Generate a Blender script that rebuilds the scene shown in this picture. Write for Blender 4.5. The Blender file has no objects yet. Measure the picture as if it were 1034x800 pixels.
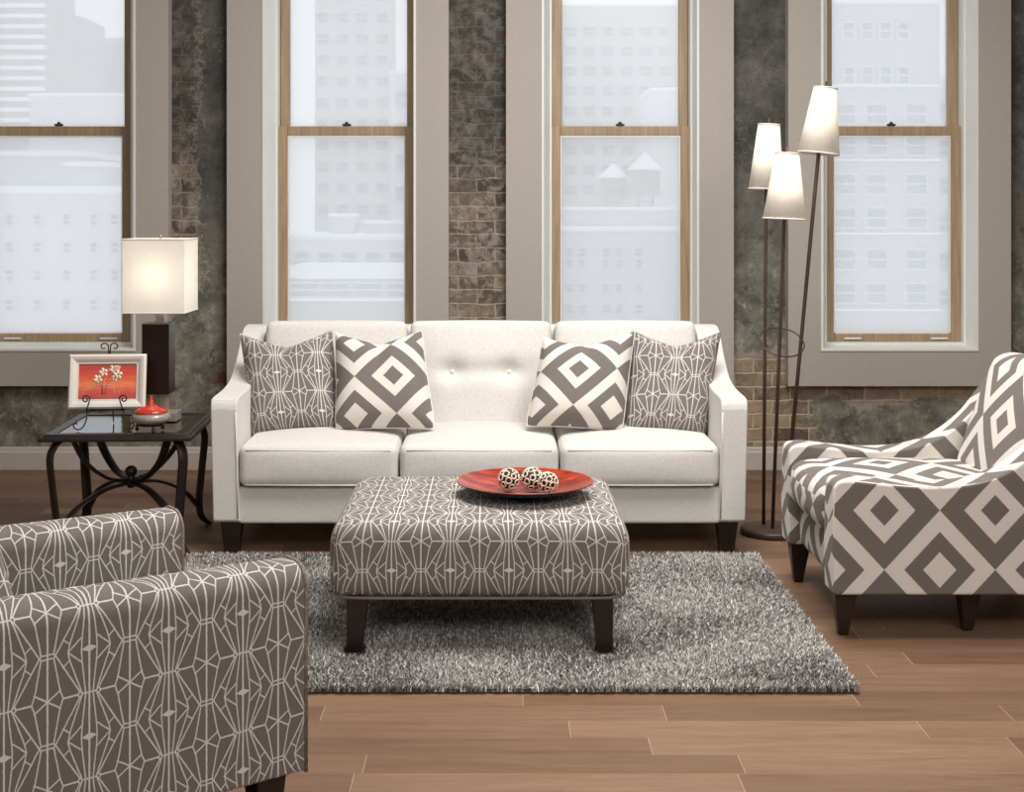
import bpy, bmesh, math, random
from mathutils import Vector, Matrix, Euler
import numpy as np
random.seed(7); rng = np.random.default_rng(7)
SC = bpy.context.scene; COL = SC.collection
PI = math.pi

# ---------------------------------------------------------------- camera
F, CX, CY, H = 1394.0, 500.0, 215.0, 1.39      # focal length px, principal point, eye height
cam = bpy.data.cameras.new('camera'); co = bpy.data.objects.new('camera', cam); COL.objects.link(co)
co.location = (0, 0, H); co.rotation_euler = (PI/2, 0, 0)
cam.sensor_width = 36; cam.lens = 36*F/1034
cam.shift_x = (517-CX)/1034; cam.shift_y = (CY-400)/1034
cam.clip_end = 600
SC.camera = co
SC.view_settings.view_transform = 'Standard'; SC.view_settings.look = 'None'
SC.view_settings.gamma = 1; SC.view_settings.use_curve_mapping = False
SC.view_settings.exposure = -0.17

# ---------------------------------------------------------------- light
w = bpy.data.worlds.new('overcast_sky'); SC.world = w; w.use_nodes = True
bg = w.node_tree.nodes['Background']; bg.inputs[0].default_value = (0.985, 0.992, 1.0, 1); bg.inputs[1].default_value = 1.20

def area(name, loc, target, sx, sy, power, col):
    l = bpy.data.lights.new(name, 'AREA'); l.shape = 'RECTANGLE'; l.size = sx; l.size_y = sy
    l.energy = power; l.color = col
    o = bpy.data.objects.new(name, l); COL.objects.link(o); o.location = loc
    o.rotation_euler = (Vector(target)-Vector(loc)).to_track_quat('-Z', 'Y').to_euler()
    return o
area('added_overhead_light', (0.55, 4.55, 3.50), (0.2, 4.85, 0), 2.0, 1.6, 180, (1, 0.98, 0.955))  # unseen area light added under the ceiling for soft overhead light
area('studio_key_light', (2.0, 0.3, 3.2), (0.2, 5.6, 0.5), 1.6, 1.4, 96, (1, 0.98, 0.955))
area('studio_fill_light', (-1.8, 0.0, 2.9), (-0.3, 5.6, 0.6), 1.6, 1.4, 40, (1, 0.985, 0.96))

# ---------------------------------------------------------------- helpers
def P(px, py, Y): return Vector(((px-CX)*Y/F, Y, H-(py-CY)*Y/F))
def PX(px, Y): return (px-CX)*Y/F
def PZ(py, Y): return H-(py-CY)*Y/F

def link(o, parent=None):
    COL.objects.link(o)
    if parent is not None: o.parent = parent
    return o
def tag(o, label=None, cat=None, group=None, kind=None):
    if label: o['label'] = label
    if cat: o['category'] = cat
    if group: o['group'] = group
    if kind: o['kind'] = kind
    return o
def thing(name, label, cat, loc=(0,0,0), rz=0, group=None, kind=None):
    o = bpy.data.objects.new(name, None); COL.objects.link(o); o.location = loc; o.rotation_euler = (0,0,rz)
    o.empty_display_size = 0.1
    return tag(o, label, cat, group, kind)
def copy_tree(o, parent=None):
    c = o.copy(); COL.objects.link(c); c.parent = parent
    for ch in list(o.children): copy_tree(ch, c)
    return c
def meshobj(name, vs, fs, mat, parent=None, smooth=True, uv=None, bevel=0, seg=3, angle=35, wn=True, subsurf=0):
    me = bpy.data.meshes.new(name); me.from_pydata([tuple(v) for v in vs], [], fs); me.update()
    bm = bmesh.new(); bm.from_mesh(me); bmesh.ops.recalc_face_normals(bm, faces=bm.faces)
    if uv:
        L = bm.loops.layers.uv.new('UVMap'); bm.normal_update()
        for f in bm.faces:
            for l in f.loops: l[L].uv = uv(l.vert.co, f.normal)
    bm.to_mesh(me); bm.free()
    me.materials.append(mat)
    if smooth:
        for p in me.polygons: p.use_smooth = True
    o = bpy.data.objects.new(name, me); link(o, parent)
    if bevel:
        b = o.modifiers.new('bevel', 'BEVEL'); b.width = bevel; b.segments = seg; b.limit_method = 'ANGLE'; b.angle_limit = math.radians(angle)
        if wn:
            m = o.modifiers.new('wn', 'WEIGHTED_NORMAL'); m.keep_sharp = True
    if subsurf:
        s = o.modifiers.new('s', 'SUBSURF'); s.levels = s.render_levels = subsurf
    return o
class MB:
    """collects several simple shapes belonging to ONE part"""
    def __init__(s): s.v = []; s.f = []
    def add(s, vs, fs):
        n = len(s.v); s.v += [tuple(v) for v in vs]; s.f += [[i+n for i in f] for f in fs]; return s
    def box(s, x0, x1, y0, y1, z0, z1, m=None):
        vs = [Vector((x, y, z)) for z in (z0, z1) for y in (y0, y1) for x in (x0, x1)]
        if m is not None: vs = [m @ v for v in vs]
        return s.add(vs, [(0,2,3,1),(4,5,7,6),(0,1,5,4),(2,6,7,3),(0,4,6,2),(1,3,7,5)])
    def frustum(s, c, b, t, z0, z1):       # tapered leg: c centre, b,t half sizes (x,y), optional shift
        vs = [(c[0]+sx*b[0], c[1]+sy*b[1], z0) for sy in (-1,1) for sx in (-1,1)]
        cx = c[2] if len(c) > 2 else c[0]; cy = c[3] if len(c) > 2 else c[1]
        vs += [(cx+sx*t[0], cy+sy*t[1], z1) for sy in (-1,1) for sx in (-1,1)]
        return s.add(vs, [(0,2,3,1),(4,5,7,6),(0,1,5,4),(2,6,7,3),(0,4,6,2),(1,3,7,5)])
    def tube(s, pts, r, n=10, closed=False, flat=None):
        pts = [Vector(p) for p in pts]; N = len(pts); rings = []
        up = Vector((0,0,1)); prev = None
        for i, p in enumerate(pts):
            a = pts[(i-1) % N] if (closed or i > 0) else p
            b = pts[(i+1) % N] if (closed or i < N-1) else p
            t = (b-a).normalized()
            if prev is None:
                ref = flat if flat is not None else (up if abs(t.z) < 0.9 else Vector((1,0,0)))
                u = (ref - t*ref.dot(t)).normalized()
            else:
                u = (prev - t*prev.dot(t)).normalized()
            prev = u; v = t.cross(u)
            rr = r[i] if isinstance(r, (list, tuple)) and not isinstance(r[0], (list, tuple)) and len(r) == N and N > 2 else r
            if isinstance(rr, (list, tuple)): ru, rv = rr[0], rr[1]
            else: ru = rv = rr
            rings.append([p + u*(ru*math.cos(2*PI*k/n)) + v*(rv*math.sin(2*PI*k/n)) for k in range(n)])
        vs = [v for rg in rings for v in rg]; fs = []
        M = N if closed else N-1
        for i in range(M):
            for k in range(n):
                a = i*n+k; b = i*n+(k+1) % n; c = ((i+1) % N)*n+(k+1) % n; d = ((i+1) % N)*n+k
                fs.append((a, b, c, d))
        if not closed:
            fs.append(tuple(range(n))[::-1]); fs.append(tuple((N-1)*n+k for k in range(n)))
        return s.add(vs, fs)
    def lathe(s, prof, c=(0,0,0), n=32, m=None):
        vs = []; fs = []
        for (r, z) in prof:
            for k in range(n):
                a = 2*PI*k/n; v = Vector((c[0]+r*math.cos(a), c[1]+r*math.sin(a), c[2]+z))
                vs.append(m @ v if m is not None else v)
        for i in range(len(prof)-1):
            for k in range(n):
                fs.append((i*n+k, i*n+(k+1) % n, (i+1)*n+(k+1) % n, (i+1)*n+k))
        fs.append(tuple(range(n))[::-1]); fs.append(tuple((len(prof)-1)*n+k for k in range(n)))
        return s.add(vs, fs)
    def build(s, name, mat, parent=None, **k): return meshobj(name, s.v, s.f, mat, parent, **k)
def box(name, x0, x1, y0, y1, z0, z1, mat, parent=None, bevel=0, **k):
    return MB().box(x0, x1, y0, y1, z0, z1).build(name, mat, parent, bevel=bevel, smooth=bool(bevel), **k)

def bez(pts, n=16):
    """smooth Catmull-Rom through points"""
    pts = [Vector(p) for p in pts]; out = []
    for i in range(len(pts)-1):
        p0 = pts[max(i-1, 0)]; p1 = pts[i]; p2 = pts[i+1]; p3 = pts[min(i+2, len(pts)-1)]
        for k in range(n):
            t = k/n
            out.append(0.5*((2*p1)+(p2-p0)*t+(2*p0-5*p1+4*p2-p3)*t*t+(3*p1-p0-3*p2+p3)*t**3))
    out.append(pts[-1]); return out

def soft_box(name, sx, sy, sz, r, mat, parent=None, bulge=(0,0,0,0,0,0), n=14, uv=None, warp=None, loc=(0,0,0), rot=None):
    """rounded, upholstered box centred at origin. bulge: outward crown of -x,+x,-y,+y,-z,+z faces"""
    h = Vector((sx/2, sy/2, sz/2)); bm = bmesh.new(); vm = {}
    def coord(i, half):
        # dense near edges
        m = n//2; t = i/n*2-1
        edge = min(r, half*0.98)
        k = 4
        if i <= k: return -half + edge*(1-math.cos(i/k*PI/2))*1.0
        if i >= n-k: return half - edge*(1-math.cos((n-i)/k*PI/2))
        return (-half+edge) + (i-k)/(n-2*k)*(2*half-2*edge)
    cs = [[coord(i, h[a]) for i in range(n+1)] for a in range(3)]
    def vert(i, j, k):
        key = (i, j, k)
        if key in vm: return vm[key]
        p = Vector((cs[0][i], cs[1][j], cs[2][k]))
        q = Vector([max(-(h[a]-min(r, h[a]*.98)), min(h[a]-min(r, h[a]*.98), p[a])) for a in range(3)])
        d = p-q
        if d.length > 1e-9:
            dirn = d.normalized()
            p2 = q + dirn*min(r, min(h)*.98)
        else: p2 = p
        u, v, ww = p2.x/h.x, p2.y/h.y, p2.z/h.z
        b = bulge; g = lambda a, c: max(0, (1-a*a))*max(0, (1-c*c))
        if i == 0: p2.x -= b[0]*g(v, ww)
        if i == n: p2.x += b[1]*g(v, ww)
        if j == 0: p2.y -= b[2]*g(u, ww)
        if j == n: p2.y += b[3]*g(u, ww)
        if k == 0: p2.z -= b[4]*g(u, v)
        if k == n: p2.z += b[5]*g(u, v)
        vm[key] = bm.verts.new(p2); return vm[key]
    for a in range(n):
        for b in range(n):
            for s_ in (0, n):
                bm.faces.new((vert(s_,a,b), vert(s_,a+1,b), vert(s_,a+1,b+1), vert(s_,a,b+1)))
                bm.faces.new((vert(a,s_,b), vert(a+1,s_,b), vert(a+1,s_,b+1), vert(a,s_,b+1)))
                bm.faces.new((vert(a,b,s_), vert(a+1,b,s_), vert(a+1,b+1,s_), vert(a,b+1,s_)))
    bmesh.ops.recalc_face_normals(bm, faces=bm.faces); bm.normal_update()
    if uv:
        L = bm.loops.layers.uv.new('UVMap')
        for f in bm.faces:
            for l in f.loops: l[L].uv = uv(l.vert.co, f.normal)
    if warp:
        for v in bm.verts: v.co = warp(v.co.copy())
    me = bpy.data.meshes.new(name); bm.to_mesh(me); bm.free()
    for p in me.polygons: p.use_smooth = True
    me.materials.append(mat)
    o = bpy.data.objects.new(name, me); link(o, parent); o.location = loc
    if rot: o.rotation_euler = rot
    s = o.modifiers.new('s', 'SUBSURF'); s.levels = 1; s.render_levels = 1
    return o

def prism(name, prof, a, b, axis, mat, parent=None, bevel=0.01, seg=4, uvcap=None, u0=0, v0=0, smooth=True, strip=None):
    """closed 2D outline extruded along axis; strips get arc-length UVs, caps planar UVs"""
    n = len(prof); vs = []
    for t in (a, b):
        for (p, q) in prof:
            vs.append({'x': (t, p, q), 'y': (p, t, q), 'z': (p, q, t)}[axis])
    fs = [(i, (i+1) % n, n+(i+1) % n, n+i) for i in range(n)] + [tuple(range(n))[::-1], tuple(range(n, 2*n))]
    me = bpy.data.meshes.new(name); me.from_pydata(vs, [], fs)
    uvl = me.uv_layers.new(name='UVMap')
    arc = [0]
    for i in range(n): arc.append(arc[-1]+math.dist(prof[i], prof[(i+1) % n]))
    for fi, p in enumerate(me.polygons):
        for li in p.loop_indices:
            vi = me.loops[li].vertex_index; k = vi % n; t = a if vi < n else b
            if fi < n:
                s = arc[k] if k == fi else arc[fi+1]
                c = Vector(vs[vi])
                uvl.data[li].uv = strip(c, s, t) if strip else (t+u0, s+v0)
            else:
                c = Vector(vs[vi]); uvl.data[li].uv = uvcap(c) if uvcap else (prof[k][0]+u0, prof[k][1]+v0)
        p.use_smooth = smooth
    bm = bmesh.new(); bm.from_mesh(me); bmesh.ops.recalc_face_normals(bm, faces=bm.faces); bm.to_mesh(me); bm.free()
    me.materials.append(mat)
    o = bpy.data.objects.new(name, me); link(o, parent)
    if bevel:
        m = o.modifiers.new('bevel', 'BEVEL'); m.width = bevel; m.segments = seg; m.limit_method = 'ANGLE'; m.angle_limit = math.radians(38)
        m = o.modifiers.new('wn', 'WEIGHTED_NORMAL'); m.keep_sharp = True
    return o

# ---------------------------------------------------------------- material toolkit
class NT:
    def __init__(s, name):
        s.m = bpy.data.materials.new(name); s.m.use_nodes = True; s.t = s.m.node_tree; s.n = s.t.nodes; s.l = s.t.links
        s.b = s.n['Principled BSDF']; s.out = s.n['Material Output']
    def new(s, ty, **k):
        x = s.n.new(ty)
        for a, v in k.items(): setattr(x, a, v)
        return x
    def set(s, sock, v):
        if isinstance(v, bpy.types.NodeSocket): s.l.new(v, sock)
        elif v is not None:
            if isinstance(v, (tuple, list)) and len(v) == 3 and sock.type == 'RGBA': v = (*v, 1)
            sock.default_value = v
    def math(s, op, a, b=None, c=None, clamp=False):
        x = s.new('ShaderNodeMath', operation=op, use_clamp=clamp)
        s.set(x.inputs[0], a); s.set(x.inputs[1], b) if b is not None else None
        if c is not None: s.set(x.inputs[2], c)
        return x.outputs[0]
    def vm(s, op, a, b=None, sc=None):
        x = s.new('ShaderNodeVectorMath', operation=op); s.set(x.inputs[0], a)
        if b is not None: s.set(x.inputs[1], b)
        if sc is not None: s.set(x.inputs[3], sc)
        return x.outputs['Value'] if op in ('DOT_PRODUCT', 'LENGTH', 'DISTANCE') else x.outputs[0]
    def mix(s, f, a, b, ty='MIX'):
        x = s.new('ShaderNodeMix', data_type='RGBA', blend_type=ty)
        s.set(x.inputs[0], f); s.set(x.inputs[6], a); s.set(x.inputs[7], b); return x.outputs[2]
    def noise(s, vec, scale, detail=3, rough=0.55, dist=0, out=0):
        x = s.new('ShaderNodeTexNoise'); s.set(x.inputs['Vector'], vec); x.inputs['Scale'].default_value = scale
        x.inputs['Detail'].default_value = detail; x.inputs['Roughness'].default_value = rough; x.inputs['Distortion'].default_value = dist
        return x.outputs[out]
    def ramp(s, f, stops, interp='LINEAR'):
        x = s.new('ShaderNodeValToRGB'); x.color_ramp.interpolation = interp; s.set(x.inputs[0], f)
        e = x.color_ramp.elements
        while len(e) < len(stops): e.new(0.5)
        for i, (p, c) in enumerate(stops):
            e[i].position = p; e[i].color = (*c, 1) if isinstance(c, tuple) else (c, c, c, 1)
        return x.outputs[0]
    def maprange(s, v, a, b, c=0, d=1, smooth=False):
        x = s.new('ShaderNodeMapRange'); x.interpolation_type = 'SMOOTHSTEP' if smooth else 'LINEAR'
        s.set(x.inputs[0], v); x.inputs[1].default_value = a; x.inputs[2].default_value = b; x.inputs[3].default_value = c; x.inputs[4].default_value = d
        return x.outputs[0]
    def sep(s, v):
        x = s.new('ShaderNodeSeparateXYZ'); s.set(x.inputs[0], v); return x.outputs
    def comb(s, a, b, c=0):
        x = s.new('ShaderNodeCombineXYZ'); s.set(x.inputs[0], a); s.set(x.inputs[1], b); s.set(x.inputs[2], c); return x.outputs[0]
    def bump(s, h, strength=0.3, dist=0.002):
        x = s.new('ShaderNodeBump'); x.inputs['Strength'].default_value = strength; x.inputs['Distance'].default_value = dist
        s.set(x.inputs['Height'], h); s.l.new(x.outputs[0], s.b.inputs['Normal']); return x.outputs[0]
    def obj(s): return s.new('ShaderNodeTexCoord').outputs['Object']
    def gen(s): return s.new('ShaderNodeTexCoord').outputs['Generated']
    def uv(s): return s.new('ShaderNodeTexCoord').outputs['UV']
    def fin(s, col=None, rough=0.6, metal=0.0, spec=0.5, sheen=0):
        if col is not None: s.set(s.b.inputs['Base Color'], col)
        s.set(s.b.inputs['Roughness'], rough); s.set(s.b.inputs['Metallic'], metal); s.set(s.b.inputs['Specular IOR Level'], spec)
        if sheen: s.b.inputs['Sheen Weight'].default_value = sheen; s.b.inputs['Sheen Roughness'].default_value = 0.5
        return s.m
def rgb(r, g, b):
    f = lambda c: (c/255/12.92) if c/255 <= 0.04045 else ((c/255+0.055)/1.055)**2.4
    return (f(r), f(g), f(b))
def plain(name, col, rough=0.5, metal=0.0, spec=0.5, nz=0.08, scale=8, bump=0.0):
    t = NT(name); o = t.obj(); n = t.noise(o, scale, 4)
    c = t.mix(t.maprange(n, 0.3, 0.7), tuple(x*(1-nz) for x in col), tuple(min(1, x*(1+nz)) for x in col))
    if bump: t.bump(t.noise(o, scale*12, 3), bump, 0.001)
    return t.fin(c, rough, metal, spec)

def weave(t, vec, s=900):
    a = t.new('ShaderNodeTexWave', wave_type='BANDS', bands_direction='X'); t.set(a.inputs[0], vec); a.inputs['Scale'].default_value = s/20; a.inputs['Distortion'].default_value = 1.5; a.inputs['Detail'].default_value = 1; a.inputs['Detail Scale'].default_value = 8
    b = t.new('ShaderNodeTexWave', wave_type='BANDS', bands_direction='Z'); t.set(b.inputs[0], vec); b.inputs['Scale'].default_value = s/20; b.inputs['Distortion'].default_value = 1.5; b.inputs['Detail'].default_value = 1; b.inputs['Detail Scale'].default_value = 8
    return t.math('MULTIPLY', t.math('ADD', a.outputs[1], b.outputs[1]), 0.5)
def fabric(name, c1, c2):
    t = NT(name); o = t.obj(); wv = weave(t, o, 1800)
    n = t.noise(t.vm('MULTIPLY', o, (400, 400, 60)), 1, 3)
    n2 = t.noise(t.vm('MULTIPLY', o, (60, 400, 400)), 1, 3)
    f = t.math('MULTIPLY', t.math('ADD', n, n2), 0.5)
    c = t.mix(t.maprange(f, 0.35, 0.65), c1, c2)
    t.bump(t.math('ADD', f, t.math('MULTIPLY', wv, 0.4)), 0.35, 0.0015)
    return t.fin(c, 0.92, spec=0.2, sheen=0.15)

WEB_SEGS = [  # quarter cell, lattice column A at x=0, column B at x=.5
 (0,.03, 0,.5, .0105), (.095,0, .088,.13, .0075), (.088,.13, .045,.5, .0075),
 (.095,.47, .235,.095, .0075), (.235,.095, .257,0, .0075), (.257,0, .10,.135, .0075),
 (.12,.46, .405,.0, .008), (.235,.09, .315,.155, .007),
 (.405,0, .43,.024, .008), (.43,.024, .5,.024, .008), (.425,.024, .352,.40, .008), (.352,.40, .315,.5, .008),
 (.5,0, .5,.5, .0105), (.5,.5, .345,.40, .0085), (.315,.5, .14,.5, .010), (.14,.5, .11,.465, .009), (.11,.465, .08,.5, .009), (.08,.5, 0,.5, .009)]
def web_group():
    g = bpy.data.node_groups.new('web_lines', 'ShaderNodeTree')
    g.interface.new_socket('UV', in_out='INPUT', socket_type='NodeSocketVector')
    g.interface.new_socket('Line', in_out='OUTPUT', socket_type='NodeSocketFloat')
    gi = g.nodes.new('NodeGroupInput'); go = g.nodes.new('NodeGroupOutput')
    T = NT.__new__(NT); T.t = g; T.n = g.nodes; T.l = g.links
    s = T.sep(gi.outputs[0])
    def fold(v):   # distance to nearest integer
        return T.math('ABSOLUTE', T.math('SUBTRACT', T.math('FRACT', T.math('ADD', v, 0.5)), 0.5))
    x = fold(s[0]); y = fold(s[1]); p = T.comb(x, y, 0)
    acc = None
    for (ax, ay, bx, by, wd) in WEB_SEGS:
        ba = (bx-ax, by-ay, 0); L2 = ba[0]**2+ba[1]**2
        pa = T.vm('SUBTRACT', p, (ax, ay, 0))
        d = T.vm('DOT_PRODUCT', pa, (ba[0]/L2, ba[1]/L2, 0))
        h = T.math('ADD', d, 0.0, clamp=True)
        q = T.vm('SCALE', ba, sc=h)
        dist = T.math('SUBTRACT', T.vm('DISTANCE', pa, q), wd)
        acc = dist if acc is None else T.math('MINIMUM', acc, dist)
    # filled lozenge at the origin
    dm = T.math('SUBTRACT', T.math('ADD', T.math('MULTIPLY', x, 0.45), y), 0.043)
    acc = T.math('MINIMUM', acc, dm)
    r = T.maprange(acc, -0.0035, 0.0045, 1, 0)
    g.links.new(r, go.inputs[0]); return g
WEBG = web_group()
def web_fabric(name, unit=0.183, off=(0, 0), dark=rgb(112, 106, 102), dark2=rgb(124, 118, 113), light=rgb(222, 217, 209)):
    t = NT(name); uv = t.uv(); o = t.obj()
    v = t.vm('ADD', t.vm('SCALE', uv, sc=1/unit), (-off[0]/unit, -off[1]/unit, 0))
    wob = t.vm('SCALE', t.vm('SUBTRACT', t.noise(o, 120, 2, out=1), (0.5,0.5,0.5)), sc=0.012)
    v = t.vm('ADD', v, wob)
    g = t.new('ShaderNodeGroup'); g.node_tree = WEBG; t.set(g.inputs[0], v)
    n = t.noise(t.vm('MULTIPLY', o, (700, 700, 700)), 1, 2)
    base = t.mix(t.maprange(n, 0.35, 0.65), dark, dark2)
    c = t.mix(g.outputs[0], base, light)
    t.bump(t.math('ADD', t.math('MULTIPLY', g.outputs[0], 0.6), n), 0.4, 0.0015)
    return t.fin(c, 0.9, spec=0.2, sheen=0.1)
def diamond_fabric(name, unit=0.36, off=(0, 0), dark=rgb(112, 105, 100), dark2=rgb(124, 117, 111), light=rgb(228, 221, 212), sy=1.0):
    t = NT(name); uv = t.uv(); o = t.obj()
    v = t.vm('ADD', t.vm('MULTIPLY', uv, (1/unit, 1/unit*sy, 1/unit)), (-off[0]/unit, -off[1]/unit*sy, 0))
    wob = t.vm('SCALE', t.vm('SUBTRACT', t.noise(o, 150, 2, out=1), (0.5,0.5,0.5)), sc=0.006)
    s = t.sep(t.vm('ADD', v, wob))
    fold = lambda q: t.math('ABSOLUTE', t.math('SUBTRACT', t.math('FRACT', t.math('ADD', q, 0.5)), 0.5))
    d = t.math('ADD', fold(s[0]), fold(s[1]))      # 0 at type-1 centre .. 1 at type-2 centre
    E = 0.004
    st = lambda a: t.maprange(d, a-E, a+E)
    # grey 0-.13 | cream -.28 | grey -.5 | cream -.68 | grey -.85 | cream
    x = t.math('SUBTRACT', 1.0, st(0.13)); x = t.math('ADD', x, st(0.28)); x = t.math('SUBTRACT', x, st(0.5))
    x = t.math('ADD', x, st(0.68)); x = t.math('SUBTRACT', x, st(0.85))
    n = t.noise(t.vm('MULTIPLY', o, (600, 600, 600)), 1, 2)
    dk = t.mix(t.maprange(n, 0.35, 0.65), dark, dark2)
    lt = t.mix(t.maprange(n, 0.35, 0.65), tuple(c*0.93 for c in light), light)
    t.bump(n, 0.35, 0.0015)
    return t.fin(t.mix(x, lt, dk), 0.9, spec=0.2, sheen=0.1)

M = {}
M['linen'] = fabric('cream_linen', rgb(202, 198, 192), rgb(226, 223, 217))
M['dark_wood'] = plain('espresso_wood', rgb(38, 26, 23), 0.35, nz=0.2)
M['bronze'] = plain('dark_bronze_metal', rgb(52, 44, 40), 0.42, 0.6, nz=0.2, scale=20)
M['lamp_metal'] = plain('brown_metal', rgb(88, 72, 62), 0.45, 0.5, nz=0.15)
M['nickel'] = plain('brushed_nickel', rgb(190, 178, 164), 0.35, 0.7)
M['panel'] = plain('taupe_plaster', rgb(174, 167, 158), 0.9, spec=0.2, nz=0.03, scale=40, bump=0.15)
M['white_trim'] = plain('white_painted_jamb', rgb(226, 226, 222), 0.5, nz=0.02)
M['baseboard'] = plain('pale_baseboard_paint', rgb(186, 177, 168), 0.55, nz=0.03)
M['plaster_room'] = plain('warm_grey_wall_paint', rgb(138, 131, 124), 0.9, nz=0.03)
M['ceiling'] = plain('white_ceiling_paint', rgb(215, 210, 204), 0.9, nz=0.03)

def wood_frame():
    t = NT('oak_sash_wood'); o = t.obj()
    n = t.noise(t.vm('MULTIPLY', o, (60, 60, 3)), 1, 4, 0.6, 0.5)
    c = t.ramp(n, [(0.3, rgb(142, 120, 94)), (0.55, rgb(164, 140, 110)), (0.75, rgb(178, 156, 126))])
    t.bump(n, 0.1, 0.001); return t.fin(c, 0.5)
M['oak'] = wood_frame()

def floor_mat():
    t = NT('brown_plank_floor'); o = t.obj(); s = t.sep(o)
    Hh, Ln = 0.118, 0.95
    yr = t.math('DIVIDE', s[1], Hh); row = t.math('FLOOR', yr)
    wn = t.new('ShaderNodeTexWhiteNoise', noise_dimensions='1D'); t.set(wn.inputs['W'], row)
    xr = t.math('ADD', t.math('DIVIDE', s[0], Ln), t.math('MULTIPLY', wn.outputs[0], 7.0)); colm = t.math('FLOOR', xr)
    w2 = t.new('ShaderNodeTexWhiteNoise', noise_dimensions='2D'); t.set(w2.inputs['Vector'], t.comb(row, colm))
    rv = t.vm('SCALE', w2.outputs[1], sc=13.0)
    g = t.noise(t.vm('ADD', t.vm('MULTIPLY', o, (3.0, 45, 3)), rv), 1, 5, 0.62, 0.8)
    g2 = t.noise(t.vm('ADD', t.vm('MULTIPLY', o, (1.2, 5, 1)), rv), 1, 3)
    g3 = t.noise(t.vm('MULTIPLY', o, (14, 260, 14)), 1, 2)
    base = t.ramp(w2.outputs[0], [(0, rgb(110, 84, 66)), (0.3, rgb(124, 97, 76)), (0.8, rgb(131, 103, 82)), (1, rgb(144, 116, 93))])
    c = t.mix(t.maprange(g, 0.3, 0.7), t.mix(1.0, base, (0.80, 0.77, 0.75), 'MULTIPLY'), t.mix(1.0, base, (1.12, 1.12, 1.12), 'MULTIPLY'))
    c = t.mix(t.maprange(g2, 0.35, 0.7, 0, 0.5), c, t.mix(1.0, c, (0.72, 0.68, 0.66), 'MULTIPLY'))
    c = t.mix(t.maprange(g3, 0.4, 0.7, 0, 0.5), c, t.mix(1.0, c, (1.25, 1.22, 1.2), 'MULTIPLY'))
    fy = t.math('ABSOLUTE', t.math('SUBTRACT', t.math('FRACT', yr), 0.5)); fx = t.math('ABSOLUTE', t.math('SUBTRACT', t.math('FRACT', xr), 0.5))
    ey = t.maprange(fy, 0.488, 0.497); ex = t.maprange(fx, 0.4986, 0.4995)
    e = t.math('MAXIMUM', ey, ex)
    c = t.mix(t.math('MULTIPLY', ex, 0.75), c, rgb(196, 168, 142)); c = t.mix(t.math('MULTIPLY', ey, 0.55), c, rgb(88, 62, 48))
    bevelhi = t.math('MULTIPLY', t.maprange(t.math('FRACT', yr), 0.965, 0.985), t.math('SUBTRACT', 1.0, ey))
    c = t.mix(t.math('MULTIPLY', bevelhi, 0.25), c, rgb(190, 160, 135))
    t.bump(t.math('SUBTRACT', t.math('MULTIPLY', g, 0.25), e), 0.25, 0.002)
    return t.fin(c, t.maprange(g, 0.3, 0.7, 0.46, 0.6), spec=0.32)
M['floor'] = floor_mat()

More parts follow.
